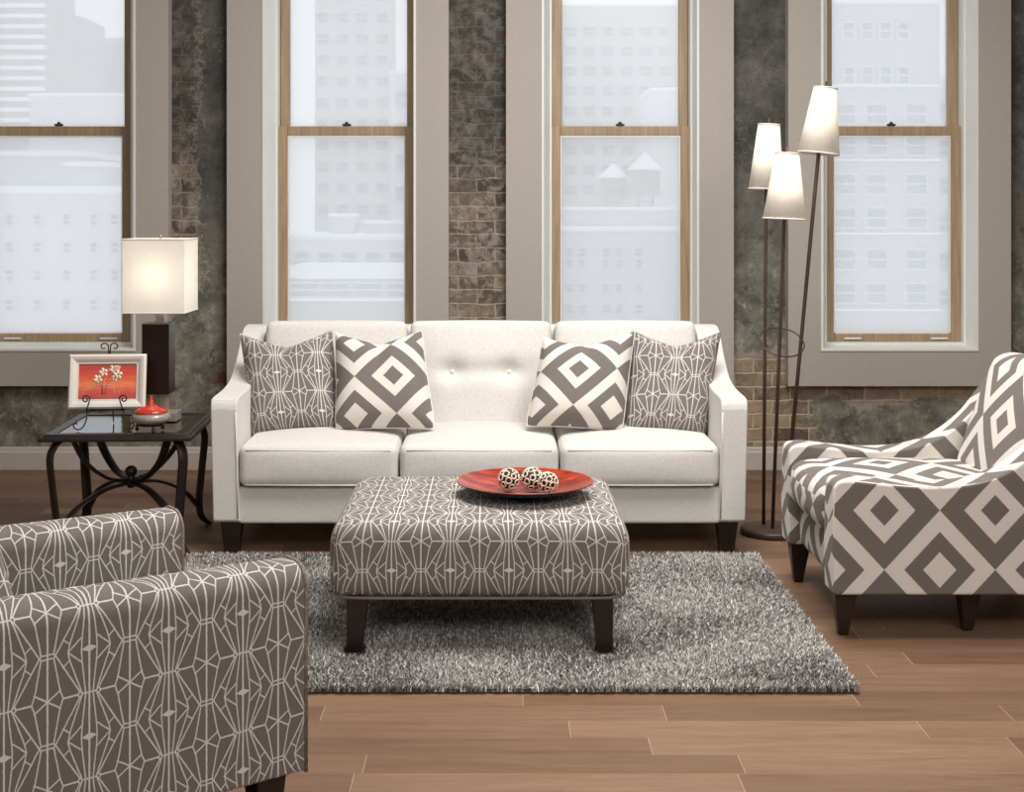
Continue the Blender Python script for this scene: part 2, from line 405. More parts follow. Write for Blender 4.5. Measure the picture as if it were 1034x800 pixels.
def brick_mat():
    t = NT('aged_brick_and_plaster'); o = t.obj(); s = t.sep(o)
    v = t.comb(s[0], s[2], 0)
    v2 = t.vm('ADD', v, t.vm('SCALE', t.vm('SUBTRACT', t.noise(o, 9, 3, out=1), (.5,.5,.5)), sc=0.034))
    b = t.new('ShaderNodeTexBrick'); t.set(b.inputs['Vector'], v2); b.offset = 0.5
    b.inputs['Scale'].default_value = 1; b.inputs['Brick Width'].default_value = 0.20; b.inputs['Row Height'].default_value = 0.075
    b.inputs['Mortar Size'].default_value = 0.006; b.inputs['Mortar Smooth'].default_value = 0.5; b.inputs['Bias'].default_value = 0.0
    b.inputs['Color1'].default_value = (*rgb(80, 70, 61), 1); b.inputs['Color2'].default_value = (*rgb(140, 124, 106), 1)
    b.inputs['Mortar'].default_value = (*rgb(168, 158, 142), 1)
    n1 = t.noise(o, 3.2, 6, 0.65); n2 = t.noise(o, 22, 5, 0.7); n3 = t.noise(o, 1.4, 4, 0.6); n4 = t.noise(o, 60, 4, 0.7)
    brick = t.mix(t.maprange(n2, 0.42, 0.66, 0, 0.75), b.outputs[0], rgb(72, 65, 58))
    # darker tone on the upper wall (a ragged line above about 1.9 m) and grime blotches
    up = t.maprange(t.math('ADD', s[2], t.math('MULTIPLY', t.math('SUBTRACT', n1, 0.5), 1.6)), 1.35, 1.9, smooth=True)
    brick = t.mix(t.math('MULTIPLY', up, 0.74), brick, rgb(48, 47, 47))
    light = t.maprange(n1, 0.52, 0.66, smooth=True)
    brick = t.mix(t.math('MULTIPLY', light, 0.62), brick, rgb(146, 138, 125))
    ww = t.math('MULTIPLY', t.maprange(t.noise(o, 11, 8, 0.75, 0.9), 0.47, 0.58), 0.72)
    brick = t.mix(ww, brick, t.mix(up, rgb(160, 150, 136), rgb(112, 108, 103)))
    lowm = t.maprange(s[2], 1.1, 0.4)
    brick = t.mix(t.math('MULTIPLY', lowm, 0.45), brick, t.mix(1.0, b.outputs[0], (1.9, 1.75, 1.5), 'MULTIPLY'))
    # plaster skim left on parts of the wall
    pl = t.ramp(t.noise(o, 5, 8, 0.72), [(0.32, rgb(66, 65, 58)), (0.46, rgb(104, 102, 91)), (0.58, rgb(130, 127, 114)), (0.7, rgb(172, 167, 153))])
    plu = t.ramp(t.noise(o, 4, 8, 0.7), [(0.3, rgb(48, 47, 46)), (0.5, rgb(80, 78, 75)), (0.66, rgb(106, 102, 97)), (0.78, rgb(160, 155, 148))])
    pl = t.mix(t.maprange(s[2], 0.9, 1.7), pl, plu)
    pl = t.mix(t.math('MULTIPLY', t.maprange(n4, 0.62, 0.72), 0.5), pl, rgb(160, 155, 145))
    bl = t.math('MULTIPLY', t.maprange(t.noise(o, 14, 9, 0.78, 0.3), 0.52, 0.64), t.maprange(s[2], 1.3, 0.9, 0.12, 0.75))
    pl = t.mix(bl, pl, rgb(166, 162, 150))
    dk = t.math('MULTIPLY', t.maprange(t.noise(o, 9, 8, 0.75, 0.3), 0.44, 0.36), 0.6)
    pl = t.mix(dk, pl, rgb(50, 49, 45))
    # where the plaster is: ragged bands along x and z
    nx = t.math('ADD', s[0], t.math('MULTIPLY', t.math('SUBTRACT', n2, 0.5), 0.35))
    nx = t.math('ADD', nx, t.math('MULTIPLY', t.math('SUBTRACT', n3, 0.5), 0.25))
    nz = t.math('ADD', s[2], t.math('MULTIPLY', t.math('SUBTRACT', n1, 0.5), 0.30))
    nz = t.math('ADD', nz, t.math('MULTIPLY', t.math('SUBTRACT', n2, 0.5), 0.08))
    def band(val, a, b2, e=0.02): return t.math('MULTIPLY', t.maprange(val, a-e, a+e), t.maprange(val, b2-e, b2+e, 1, 0))
    colA = band(nx, -1.62, -1.34)                     # left of the first pier is brick, its right half is skimmed
    colB = t.math('MULTIPLY', band(nx, 1.10, 1.9), t.maprange(nz, 0.60, 0.66))     # third pier above the bricks
    lowL = t.math('MULTIPLY', band(nx, -9, -1.36), t.maprange(nz, 0.95, 1.02, 1, 0))
    lowR = t.math('MULTIPLY', band(nx, 1.74, 9), t.maprange(nz, 0.36, 0.40, 1, 0))
    farR = band(nx, 2.6, 9)
    m = colA
    for k in (colB, lowL, lowR): m = t.math('MAXIMUM', m, k)
    m = t.math('MAXIMUM', m, t.math('MULTIPLY', farR, t.maprange(nz, 0.45, 0.5)))
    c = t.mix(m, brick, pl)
    edge = t.math('MULTIPLY', t.math('MULTIPLY', m, t.math('SUBTRACT', 1.0, m)), 4.0)
    c = t.mix(t.math('MULTIPLY', edge, 0.35), c, rgb(170, 165, 152))
    # bare red spot
    dx = t.vm('DISTANCE', o, (-1.475, 0, 0.50)); spot = t.maprange(t.math('ADD', dx, t.math('MULTIPLY', n2, 0.12)), 0.09, 0.12, 1, 0)
    c = t.mix(t.math('MULTIPLY', spot, 0.9), c, t.mix(n2, rgb(48, 30, 26), rgb(128, 70, 56)))
    # white scratches and flakes
    vo = t.new('ShaderNodeTexVoronoi', feature='DISTANCE_TO_EDGE'); t.set(vo.inputs['Vector'], t.vm('ADD', t.vm('MULTIPLY', o, (5, 5, 2.4)), t.vm('SCALE', t.noise(o, 7, 4, out=1), sc=0.7)))
    cr = t.math('MULTIPLY', t.maprange(vo.outputs['Distance'], 0.004, 0.012, 1, 0), t.maprange(n1, 0.5, 0.6))
    c = t.mix(t.math('MULTIPLY', cr, 0.55), c, rgb(168, 162, 150))
    h = t.math('ADD', t.math('MULTIPLY', t.math('SUBTRACT', 1.0, b.outputs[1]), t.math('SUBTRACT', 1.0, m)), t.math('MULTIPLY', n2, 0.8))
    h = t.math('ADD', h, t.math('MULTIPLY', m, 1.3)); h = t.math('ADD', h, t.math('MULTIPLY', n4, 0.3))
    t.bump(h, 0.55, 0.012)
    return t.fin(c, 0.88, spec=0.25)
M['brick'] = brick_mat()

def pane_mat():
    t = NT('milky_window_glass'); t.n.remove(t.b)
    tr = t.new('ShaderNodeBsdfTransparent'); tr.inputs[0].default_value = (0.96, 0.98, 1, 1)
    tl = t.new('ShaderNodeBsdfTranslucent'); tl.inputs[0].default_value = (0.93, 0.94, 0.95, 1)
    gl = t.new('ShaderNodeBsdfGlossy'); gl.inputs['Roughness'].default_value = 0.25; gl.inputs[0].default_value = (0.5, 0.5, 0.5, 1)
    a = t.new('ShaderNodeMixShader'); a.inputs[0].default_value = 0.47; t.l.new(tr.outputs[0], a.inputs[1]); t.l.new(tl.outputs[0], a.inputs[2])
    b = t.new('ShaderNodeMixShader'); b.inputs[0].default_value = 0.03; t.l.new(a.outputs[0], b.inputs[1]); t.l.new(gl.outputs[0], b.inputs[2])
    t.l.new(b.outputs[0], t.out.inputs[0]); return t.m
M['pane'] = pane_mat()

# ================================================================ THE ROOM
YW = 7.48      # brick wall face
YP = 7.40      # face of the plaster window surrounds
XL, XR, YB, ZC = -3.6, 3.6, -1.6, 3.7
def struct(o): o['kind'] = 'structure'; return o
struct(box('floor', XL, XR, YB, YW+0.3, -0.1, 0, M['floor']))
struct(box('ceiling', XL, XR, YB, YW+0.3, ZC, ZC+0.1, M['ceiling']))
struct(box('wall_left', XL-0.1, XL, YB, YW+0.3, 0, ZC, M['plaster_room']))
struct(box('wall_right', XR, XR+0.1, YB, YW+0.3, 0, ZC, M['plaster_room']))
struct(box('wall_rear', XL, XR, YB-0.1, YB, 0, ZC, M['plaster_room']))

# window openings measured on the surround face
wins = []   # x0, x1 of opening; outer x0,x1 of surround
for (a, b, oa, ob) in ((-32, 137, -66, 170), (265, 420, 229, 453), (547, 706, 511, 741), (829, 988, 796, 1021)):
    wins.append((PX(a, YP), PX(b, YP), PX(oa, YP), PX(ob, YP)))
ZS, ZT = PZ(355, YP), 2.92          # sill edge, head of opening
ZPB, ZPT = PZ(390, YP), 3.25        # surround bottom/top
DEPTH = 0.24
# back brick wall with four holes (one continuous wall)
wb = MB(); x = XL; z0, z1 = 0, ZC
for (a, b, oa, ob) in wins:
    a, b = a-0.02, b+0.02
    wb.box(x, max(a, XL), YW, YW+DEPTH, z0, z1) if a > x else None
    wb.box(max(a, XL), b, YW, YW+DEPTH, z0, ZS-0.02); wb.box(max(a, XL), b, YW, YW+DEPTH, ZT+0.02, z1)
    x = b
wb.box(x, XR, YW, YW+DEPTH, z0, z1)
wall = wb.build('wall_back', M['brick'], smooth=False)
for v in wall.data.vertices: v.co.y -= YW
wall.location.y = YW
struct(wall)

for i, (a, b, oa, ob) in enumerate(wins, 1):
    m = MB(); oa = max(oa, XL+0.002)
    a_ = max(a, XL+0.01)
    m.box(oa, a_, YP, YW-0.001, ZPB, ZPT); m.box(b, ob, YP, YW-0.001, ZPB, ZPT)
    m.box(a_, b, YP, YW-0.001, ZPB, ZS); m.box(a_, b, YP, YW-0.001, ZT, ZPT)
    struct(m.build('trim_%d' % i, M['panel'], smooth=False))

# sash windows
SPEC = [  # sash outer px l,r ; lower pane l,r ; upper pane l,r (as seen at depth YS)
 (-18, 135.5, -7, 123.5, -5, 125.5), (279.5, 419.5, 290.5, 409, 292.5, 411), (555, 698, 566, 687, 567.5, 685.5), (831.5, 972.5, 842, 960, 840, 957)]
YS = 7.60
lockm = M['bronze']
for i, ((a, b, oa, ob), (sl, sr, pl_, pr, ul, ur)) in enumerate(zip(wins, SPEC), 1):
    root = thing('window_%d' % i, None, None, ((a+b)/2, YP, ZS), 0, kind='structure'); R = Vector(root.location)
    def lb(name, x0, x1, y0, y1, z0, z1, mat, par=root, bevel=0.003):
        return box(name, x0-R.x, x1-R.x, y0-R.y, y1-R.y, z0-R.z, z1-R.z, mat, par, bevel=bevel, seg=2)
    xl, xr = PX(sl, YS), PX(sr, YS)
    zb = PZ(346, YS); yb = YS
    # white reveal lining (jambs, sill board, head)
    a_ = max(a, XL+0.012)
    def wedge(name, xa0, xa1, xb0, xb1):       # jamb: from wall face to sash
        vs = [(xa0, YP-0.004, ZS), (xa1, YP-0.004, ZS), (xb1, YS-0.04, ZS), (xb0, YS-0.04, ZS)]
        vs = [(v[0]-R.x, v[1]-R.y, v[2]-R.z) for v in vs] + [(v[0]-R.x, v[1]-R.y, ZT-R.z) for v in vs]
        return meshobj(name, vs, [(0,1,2,3),(4,7,6,5),(0,4,5,1),(1,5,6,2),(2,6,7,3),(3,7,4,0)], M['white_trim'], root, smooth=False)
    wedge('jamb', a_, a_+0.012, a_, max(xl, a_+0.014))
    wedge('jamb', b-0.012, b, min(xr, b-0.014), b)
    m = MB(); m.box(a_-R.x, b-R.x, YP-0.006-R.y, YS-0.03-R.y, 0, 0.016)
    m.build('sill', M['white_trim'], root, bevel=0.003, seg=2)
    lb('head_lining', a_, b, YP, YS+0.1, ZT-0.03, ZT, M['white_trim'])
    m = MB()   # outer box frame behind the sashes
    m.box(a_-R.x, max(xl, a_+.002)-R.x+0.01, YS-0.04-R.y, YS+0.13-R.y, 0, ZT-R.z); m.box(min(xr, b)-0.01-R.x, b-R.x, YS-0.04-R.y, YS+0.13-R.y, 0, ZT-R.z)
    m.box(a_-R.x, b-R.x, YS-0.03-R.y, YS+0.13-R.y, 0, zb-R.z+0.004)
    m.build('window_frame', M['white_trim'], root, smooth=False)
    zm0, zm1 = PZ(137, YS), PZ(127.5, YS)
    # lower sash
    plx, prx = PX(pl_, YS), PX(pr, YS)
    m = MB()
    def bx(m, x0, x1, y0, y1, z0, z1): m.box(x0-R.x, x1-R.x, y0-R.y, y1-R.y, z0-R.z, z1-R.z)
    zb2 = PZ(337, YS)
    bx(m, xl, plx, YS, YS+0.045, zb, zm1); bx(m, prx, xr, YS, YS+0.045, zb, zm1)
    bx(m, plx, prx, YS, YS+0.045, zb, zb2); bx(m, plx, prx, YS, YS+0.045, zm0, zm1)
    ls = m.build('lower_sash', M['oak'], root, bevel=0.004, seg=2)
    lb('pane', plx-0.005, prx+0.005, YS+0.02, YS+0.026, zb2-0.005, zm0+0.005, M['pane'], ls, 0)
    m = MB(); t_ = 0.008    # thin white glazing bead
    bx(m, plx, prx, YS+0.004, YS+0.018, zm0-t_, zm0); bx(m, plx, plx+t_*.7, YS+0.004, YS+0.018, zb2, zm0-t_); bx(m, prx-t_*.7, prx, YS+0.004, YS+0.018, zb2, zm0-t_); bx(m, plx, prx, YS+0.004, YS+0.018, zb2, zb2+t_*.7)
    m.build('glazing_bead', M['white_trim'], ls, smooth=False)
    for q in (0.1, 0.84):
        xc = plx+(prx-plx)*q
        lb('sash_lift', xc-0.008, xc+0.085, YS-0.012, YS+0.0, PZ(342.5, YS), PZ(340.8, YS), M['white_trim'], ls, 0.002)
    # upper sash, behind
    y1 = YS+0.05; ux0, ux1 = PX(ul, y1), PX(ur, y1)
    m = MB(); off = 0.012
    bx(m, xl+off, ux0, y1, y1+0.045, zm0+0.02, ZT-0.03); bx(m, ux1, xr-off, y1, y1+0.045, zm0+0.02, ZT-0.03)
    bx(m, ux0, ux1, y1, y1+0.045, zm0+0.02, zm1-0.004); bx(m, ux0, ux1, y1, y1+0.045, ZT-0.10, ZT-0.03)
    us = m.build('upper_sash', M['oak'], root, bevel=0.004, seg=2)
    lb('pane', ux0-0.005, ux1+0.005, y1+0.02, y1+0.026, zm1-0.01, ZT-0.095, M['pane'], us, 0)
    # sash lock on the meeting rail
    xc = (plx+prx)/2; m = MB()
    m.lathe([(0.020, 0), (0.020, 0.006), (0.012, 0.010), (0.010, 0.022), (0.004, 0.026)], (xc-R.x, YS+0.022-R.y, zm1-R.z), 14)
    m.box(xc-0.024-R.x, xc+0.024-R.x, YS+0.012-R.y, YS+0.028-R.y, zm1-R.z+0.004, zm1-R.z+0.014)
    m.build('sash_lock', lockm, ls, bevel=0.002, seg=2)

# baseboard
zbt = PZ(452, YW-0.03)
prof = [(YW-0.001, 0), (YW-0.026, 0), (YW-0.026, zbt-0.028), (YW-0.018, zbt-0.022), (YW-0.018, zbt-0.008), (YW-0.010, zbt), (YW-0.001, zbt)]
bb = prism('baseboard_back', prof, XL+0.001, XR-0.001, 'x', M['baseboard'], bevel=0.002, seg=2); struct(bb)

# ================================================================ OUTSIDE
M['facade'] = plain('pale_grey_masonry', rgb(200, 200, 203), 0.9, nz=0.06, scale=0.6)
M['facade2'] = plain('light_brown_masonry', rgb(182, 179, 178), 0.9, nz=0.06, scale=0.6)
M['facade3'] = plain('white_painted_masonry', rgb(216, 217, 219), 0.9, nz=0.06, scale=0.6)
M['snow'] = plain('snow', rgb(248, 250, 252), 0.8, nz=0.02, scale=3)
M['dark_glass'] = plain('window_glass_outside', rgb(150, 157, 166), 0.3, nz=0.2, scale=1)
M['tank'] = plain('weathered_tank_wood', rgb(150, 148, 146), 0.9, nz=0.15, scale=3)
GZ = -24
gr = struct(box('ground', -160, 160, 20, 420, GZ-1, GZ, M['snow']))
def building(label, x0, x1, y0, dep, ztop, mat, snow=0.35, group=None):
    r = thing('building', label, 'building', ((x0+x1)/2, y0+dep/2, GZ), 0, group)
    hw, hd, hh = (x1-x0)/2, dep/2, ztop-GZ
    box('wall', -hw, hw, -hd, hd, 0, hh, mat, r)
    if snow: box('snow_roof', -hw-0.12, hw+0.12, -hd-0.12, hd+0.12, hh+0.002, hh+snow, M['snow'], r, bevel=0.08, seg=2)
    r['_x'] = 0
    del r['_x']
    return r
M['far_glass'] = plain('dark_window_glass_outside', rgb(112, 118, 126), 0.3, nz=0.1, scale=1)
def windows(r, y0, pts, w_, h_, gm='dark_glass'):
    """pts: world (x,z) centres on the front face; one mesh shared by the copies"""
    R = r.location; first = None
    for (xx, zz) in pts:
        if first is None:
            m = MB(); t_ = 0.09
            m.box(-w_/2-t_, w_/2+t_, -0.08, 0, -h_/2-t_, -h_/2); m.box(-w_/2-t_, w_/2+t_, -0.08, 0, h_/2, h_/2+t_)
            m.box(-w_/2-t_, -w_/2, -0.08, 0, -h_/2, h_/2); m.box(w_/2, w_/2+t_, -0.08, 0, -h_/2, h_/2); m.box(-w_/2, w_/2, -0.06, 0, -0.04, 0.04)
            o = m.build('window', M['facade3'], r, smooth=False)
            box('glass', -w_/2, w_/2, -0.03, 0, -h_/2, h_/2, M[gm], o)
            first = o
        else: o = copy_tree(first, r)
        o.location = (xx-R.x, y0-0.001-R.y, zz-R.z)
def ledge(r, y0, x0, x1, z, t=0.25, d=0.5):
    R = r.location
    box('snowy_ledge', x0-R.x, x1-R.x, y0-d-R.y, y0-R.y-0.002, z-R.z, z+t-R.z, M['snow'], r, bevel=0.04, seg=2)
Y = 180
# towers
b = building('tall brown apartment tower seen through the second window', PX(318, Y), PX(392, Y), Y, 14, 34, M['facade2'])
windows(b, Y, [(PX(326+20*i, Y), PZ(18+21.5*k, Y)) for i in range(4) for k in range(-1, 10)], 1.6, 1.3, 'far_glass')
b = building('tall brown apartment tower with many windows behind the water tanks', PX(555, Y), PX(690, Y), Y, 14, PZ(6, Y), M['facade2'])
windows(b, Y, [(PX(576+19*i, Y), PZ(32+20*k, Y)) for i in range(6) for k in range(9)], 1.6, 1.3, 'far_glass')
# window 2: roofs
Y = 90
b = building('grey block with snowy roof below the brown tower', PX(285, Y), PX(430, Y), Y, 16, PZ(243, Y), M['facade3'])
windows(b, Y, [(PX(305+24*i, Y), PZ(262, Y)) for i in range(5)], .9, .9)
c = building('flat pavilion with white roof in front of the grey block', PX(270, 60), PX(425, 60), 60, 12, PZ(282, 60), M['facade2'], 0.30)
ledge(c, 60, PX(270, 60), PX(425, 60), PZ(304, 60), 0.12, 0.3)
windows(c, 60, [(PX(308+32*i, 60), PZ(293, 60)) for i in range(4)], 1.15, 0.55)
def roofbox(label, px0, px1, Y, dep, zb, zt):
    r = thing('rooftop_shed', label, 'shed', ((PX(px0, Y)+PX(px1, Y))/2, Y+dep/2, zb)); hw = (PX(px1, Y)-PX(px0, Y))/2
    box('wall', -hw, hw, -dep/2, dep/2, 0, zt-zb, M['facade'], r); box('snow_roof', -hw-.08, hw+.08, -dep/2-.08, dep/2+.08, zt-zb, zt-zb+0.22, M['snow'], r, bevel=0.05, seg=2)
zr = PZ(243, 90)+0.35
roofbox('snow-topped rooftop shed below the brown tower in the second window', 333, 357, 96, 3, zr, zr+1.2)
roofbox('wide low snow-topped shed at the right edge of the second window', 368, 412, 97, 3, zr, zr+0.7)
b = building('slim pale block right of the tower in the second window', PX(395, 140), PX(425, 140), 140, 10, PZ(75, 140), M['facade3'])
windows(b, 140, [(PX(405, 140), PZ(100+32*k, 140)) for k in range(4)], 1.2, 1.5)
# window 3: water tank building
Y = 100
zt = PZ(213, 108)
b = building('block carrying two snow-capped water tanks', PX(545, 108), PX(700, 108), 108, 12, zt, M['facade3'], 0.30)
b = building('pale building with small windows below the water tanks', PX(545, 98), PX(700, 98), 98, 8, PZ(234, 98), M['facade'], 0.28)
windows(b, 98, [(PX(x, 98), PZ(y, 98)) for x in (575, 588, 612, 625, 645) for y in (255, 266, 291, 312)], .5, .6, 'far_glass')
b = building('white slab building at the right of the third window', PX(657, 140), PX(700, 140), 140, 10, PZ(92, 140), M['facade3'])
def tank(label, px, w_px, ybase, ybody, ytop, Y):
    zb = zt+0.30; r = thing('water_tank', label, 'water tank', (PX(px, Y), Y, zb), 0, None)
    R_ = w_px/2*Y/F; z1 = PZ(ybase, Y)-zb; z2 = PZ(ybody, Y)-zb; z3 = PZ(ytop, Y)-zb
    MB().lathe([(R_, z1), (R_*1.02, z1+.1), (R_, z1+.12), (R_*.97, z2)], n=24).build('tank', M['tank'], r)
    MB().lathe([(R_*1.12, z2+.002), (R_*1.1, z2+.12), (0.05, z3)], n=24).build('snow_roof', M['snow'], r)
    for a in range(4):
        xx, yy = R_*.7*math.cos(a*PI/2+.7), R_*.7*math.sin(a*PI/2+.7)
        MB().tube([(xx, yy, 0), (xx, yy, z1)], 0.09, 6).build('leg', M['tank'], r)
    m = MB()
    for a in range(4):
        p = Vector((R_*.7*math.cos(a*PI/2+.7), R_*.7*math.sin(a*PI/2+.7), 0.1)); q = Vector((R_*.7*math.cos(a*PI/2+.7+PI/2), R_*.7*math.sin(a*PI/2+.7+PI/2), z1-.1)); m.tube([p, q], 0.04, 5)
    m.build('brace', M['tank'], r)
tank('smaller left water tank with conical snow cap', 619, 27, 201, 180, 165, 112)
tank('larger right water tank with conical snow cap', 651.5, 31, 198, 172, 154, 111)
# window 4
Y = 60
b = building('large pale stone building filling the fourth window', PX(834, Y), PX(949, Y), Y, 20, PZ(4, Y), M['facade'])
windows(b, Y, [(PX(x, Y), PZ(y, Y)) for x in (857, 875.5, 894, 912) for y in (31, 76)], .42, .68)
windows(b, Y, [(PX(x, Y), PZ(y, Y)) for x in (853, 885, 925) for y in (115, 147, 186, 220, 262, 296)], .85, .80)
for y in (88, 163, 237, 314): ledge(b, Y, PX(834, Y), PX(949, Y), PZ(y, Y), 0.10, 0.30)
b = building('paler wing set back behind the stone building', PX(945, 70), PX(1010, 70), 70, 14, PZ(82, 70), M['facade3'])
windows(b, 70, [(PX(x, 70), PZ(y, 70)) for x in (957,) for y in (112, 150, 188, 226, 265, 300)], .9, .8)
# window 1
Y = 170
b = building('banded high-rise at the far left of the first window', PX(0, Y), PX(46, Y), Y, 12, 40, M['facade2'])
for k in range(12): ledge(b, Y, PX(0, Y), PX(46, Y), PZ(8+10.5*k, Y), 0.5, 0.6)
b = building('beige stepped apartment tower in the middle of the first window', PX(54, 200), PX(92, 200), 195, 12, PZ(22, 200), M['facade2'])
windows(b, 200, [(PX(60+9*i, 200), PZ(30+9*k, 200)) for i in range(4) for k in range(7)], .8, .8)
b = building('distant grey block right of the beige tower', PX(90, 212), PX(130, 212), 212, 12, PZ(40, 212), M['facade'])
windows(b, 212, [(PX(97+9*i, 212), PZ(48+9*k, 212)) for i in range(3) for k in range(5)], .8, .8)
b = building('low block with snowy roof near the top sash of the first window', PX(30, 120), PX(140, 120), 120, 20, PZ(98, 120), M['facade3'])
b = building('grey block stepping down behind the near white block', PX(-40, 90), PX(80, 90), 90, 14, PZ(158, 90), M['facade'])
b = building('near white block with wide snowy roof in the first window', PX(-60, 60), PX(150, 60), 60, 14, PZ(196, 60), M['facade3'])
windows(b, 60, [(PX(x, 60), PZ(y, 60)) for x in (10, 38, 68, 95, 116) for y in (222, 250, 278, 308)], .3, .42)
roofbox('snow-covered rooftop shed in the first window', 66, 108, 66, 2, PZ(196, 60)+.35, PZ(168, 66))

# ================================================================ SOFA
SX = -0.065
sofa = thing('sofa', 'cream linen three-seat sofa with tufted back and dark tapered legs', 'sofa', (SX, 5.60, 0))
W2 = 1.087; AT = 0.108
# base rail
soft_box('base', 2*W2-2*AT+0.01, 0.78, 0.150, 0.012, M['linen'], sofa, loc=(0, 0.015+0.39, 0.200))
# arms: side outline (y,z), front at y=0
def arm_outline():
    top = bez([(0.0, 0.60), (0.03, 0.632), (0.10, 0.640), (0.28, 0.648), (0.44, 0.675), (0.58, 0.74), (0.70, 0.825), (0.78, 0.862), (0.88, 0.868)], 6)
    return [(0.03, 0.125), (0.0, 0.14)] + [(p.x, p.y) for p in [Vector((q[0], q[1], 0)) for q in top]] + [(0.905, 0.84), (0.86, 0.125)]
def bez2(pts, n): return [(p.x, p.y) for p in bez([(a, b, 0) for a, b in pts], n)]
aout = [(0.03, 0.125), (0.0, 0.14)] + bez2([(0.0, 0.59), (0.012, 0.622), (0.05, 0.636), (0.28, 0.645), (0.44, 0.672), (0.58, 0.74), (0.70, 0.825), (0.78, 0.862), (0.88, 0.868)], 6) + [(0.905, 0.84), (0.86, 0.125)]
for sgn in (-1, 1):
    x0, x1 = (-W2, -W2+AT) if sgn < 0 else (W2-AT, W2)
    o = prism('arm', aout, x0, x1, 'x', M['linen'], sofa, bevel=0.028, seg=6)
    for vtx in o.data.vertices:      # slight outward flare towards the top
        vtx.co.x += sgn*0.022*(vtx.co.z-0.45)
    # welt running up the front inner edge and over the arm
    m = MB(); xi = sgn*(W2-AT-0.002+0.004)
    m.tube([(sgn*(W2-AT+0.006)+sgn*0.022*(z-0.45), y-0.0015, z) for (y, z) in [(0.0, 0.15), (0.0, 0.3), (0.0, 0.45), (0.0, 0.58)]], 0.0035, 6)
    m.build('welt', M['linen'], o)
# back frame
soft_box('back_frame', 2*W2-0.06, 0.14, 0.75, 0.035, M['linen'], sofa, loc=(0, 0.83, 0.495))
sw = (2*W2-2*AT)/3
for i in range(3):
    xc = (i-1)*sw
    so = soft_box('seat_cushion', sw-0.006, 0.66, 0.172, 0.035, M['linen'], sofa, bulge=(0,0,0.012,0,0,0.030), loc=(xc, 0.315, 0.363))
    hw = (sw-0.006)/2
    m = MB()
    for zz in (0.064, -0.076):
        m.tube([(-hw+0.03, -0.327, zz), (0, -0.331, zz), (hw-0.03, -0.327, zz)], 0.0035, 6)
    m.build('welt', M['linen'], so)
    # back cushion, tilted, with two tufted buttons
    bw = sw*0.985; bh, bt = 0.50, 0.20
    tuft = [(-0.128, 0.018), (0.128, 0.018)]
    def dimple(p, tuft=tuft, bw=bw, bh=bh):
        if p.y < 0:
            for (tx, tz) in tuft:
                d = math.hypot(p.x-tx, (p.z-tz))
                p.y += 0.034*math.exp(-(d/0.045)**2) + 0.010*math.exp(-((p.z-tz)/0.035)**2)*math.exp(-(max(0, abs(p.x)-0.12)/0.08)**2)
        return p
    b = soft_box('back_cushion', bw-0.004, bt, bh, 0.034, M['linen'], sofa, bulge=(0,0,0.030,0,0,0.008), n=26, warp=dimple, loc=(xc, 0.675, 0.640), rot=(math.radians(-13), 0, 0))
    for (tx, tz) in tuft:
        MB().lathe([(0.001, -0.006), (0.010, -0.005), (0.013, 0), (0.010, 0.004), (0.001, 0.006)], n=16, m=Matrix.Translation((tx, -bt/2+0.018, tz)) @ Matrix.Rotation(PI/2, 4, 'X')).build('button', M['linen'], b)
for sx in (-1, 1):
    xx = sx*(W2-0.075)
    MB().frustum((xx, 0.065, xx, 0.06), (0.028, 0.028), (0.043, 0.043), 0.001, 0.135).build('leg', M['dark_wood'], sofa, bevel=0.003)
    MB().frustum((xx-sx*0.02, 0.80), (0.026, 0.026), (0.036, 0.036), 0.001, 0.135).build('leg', M['dark_wood'], sofa, bevel=0.003)

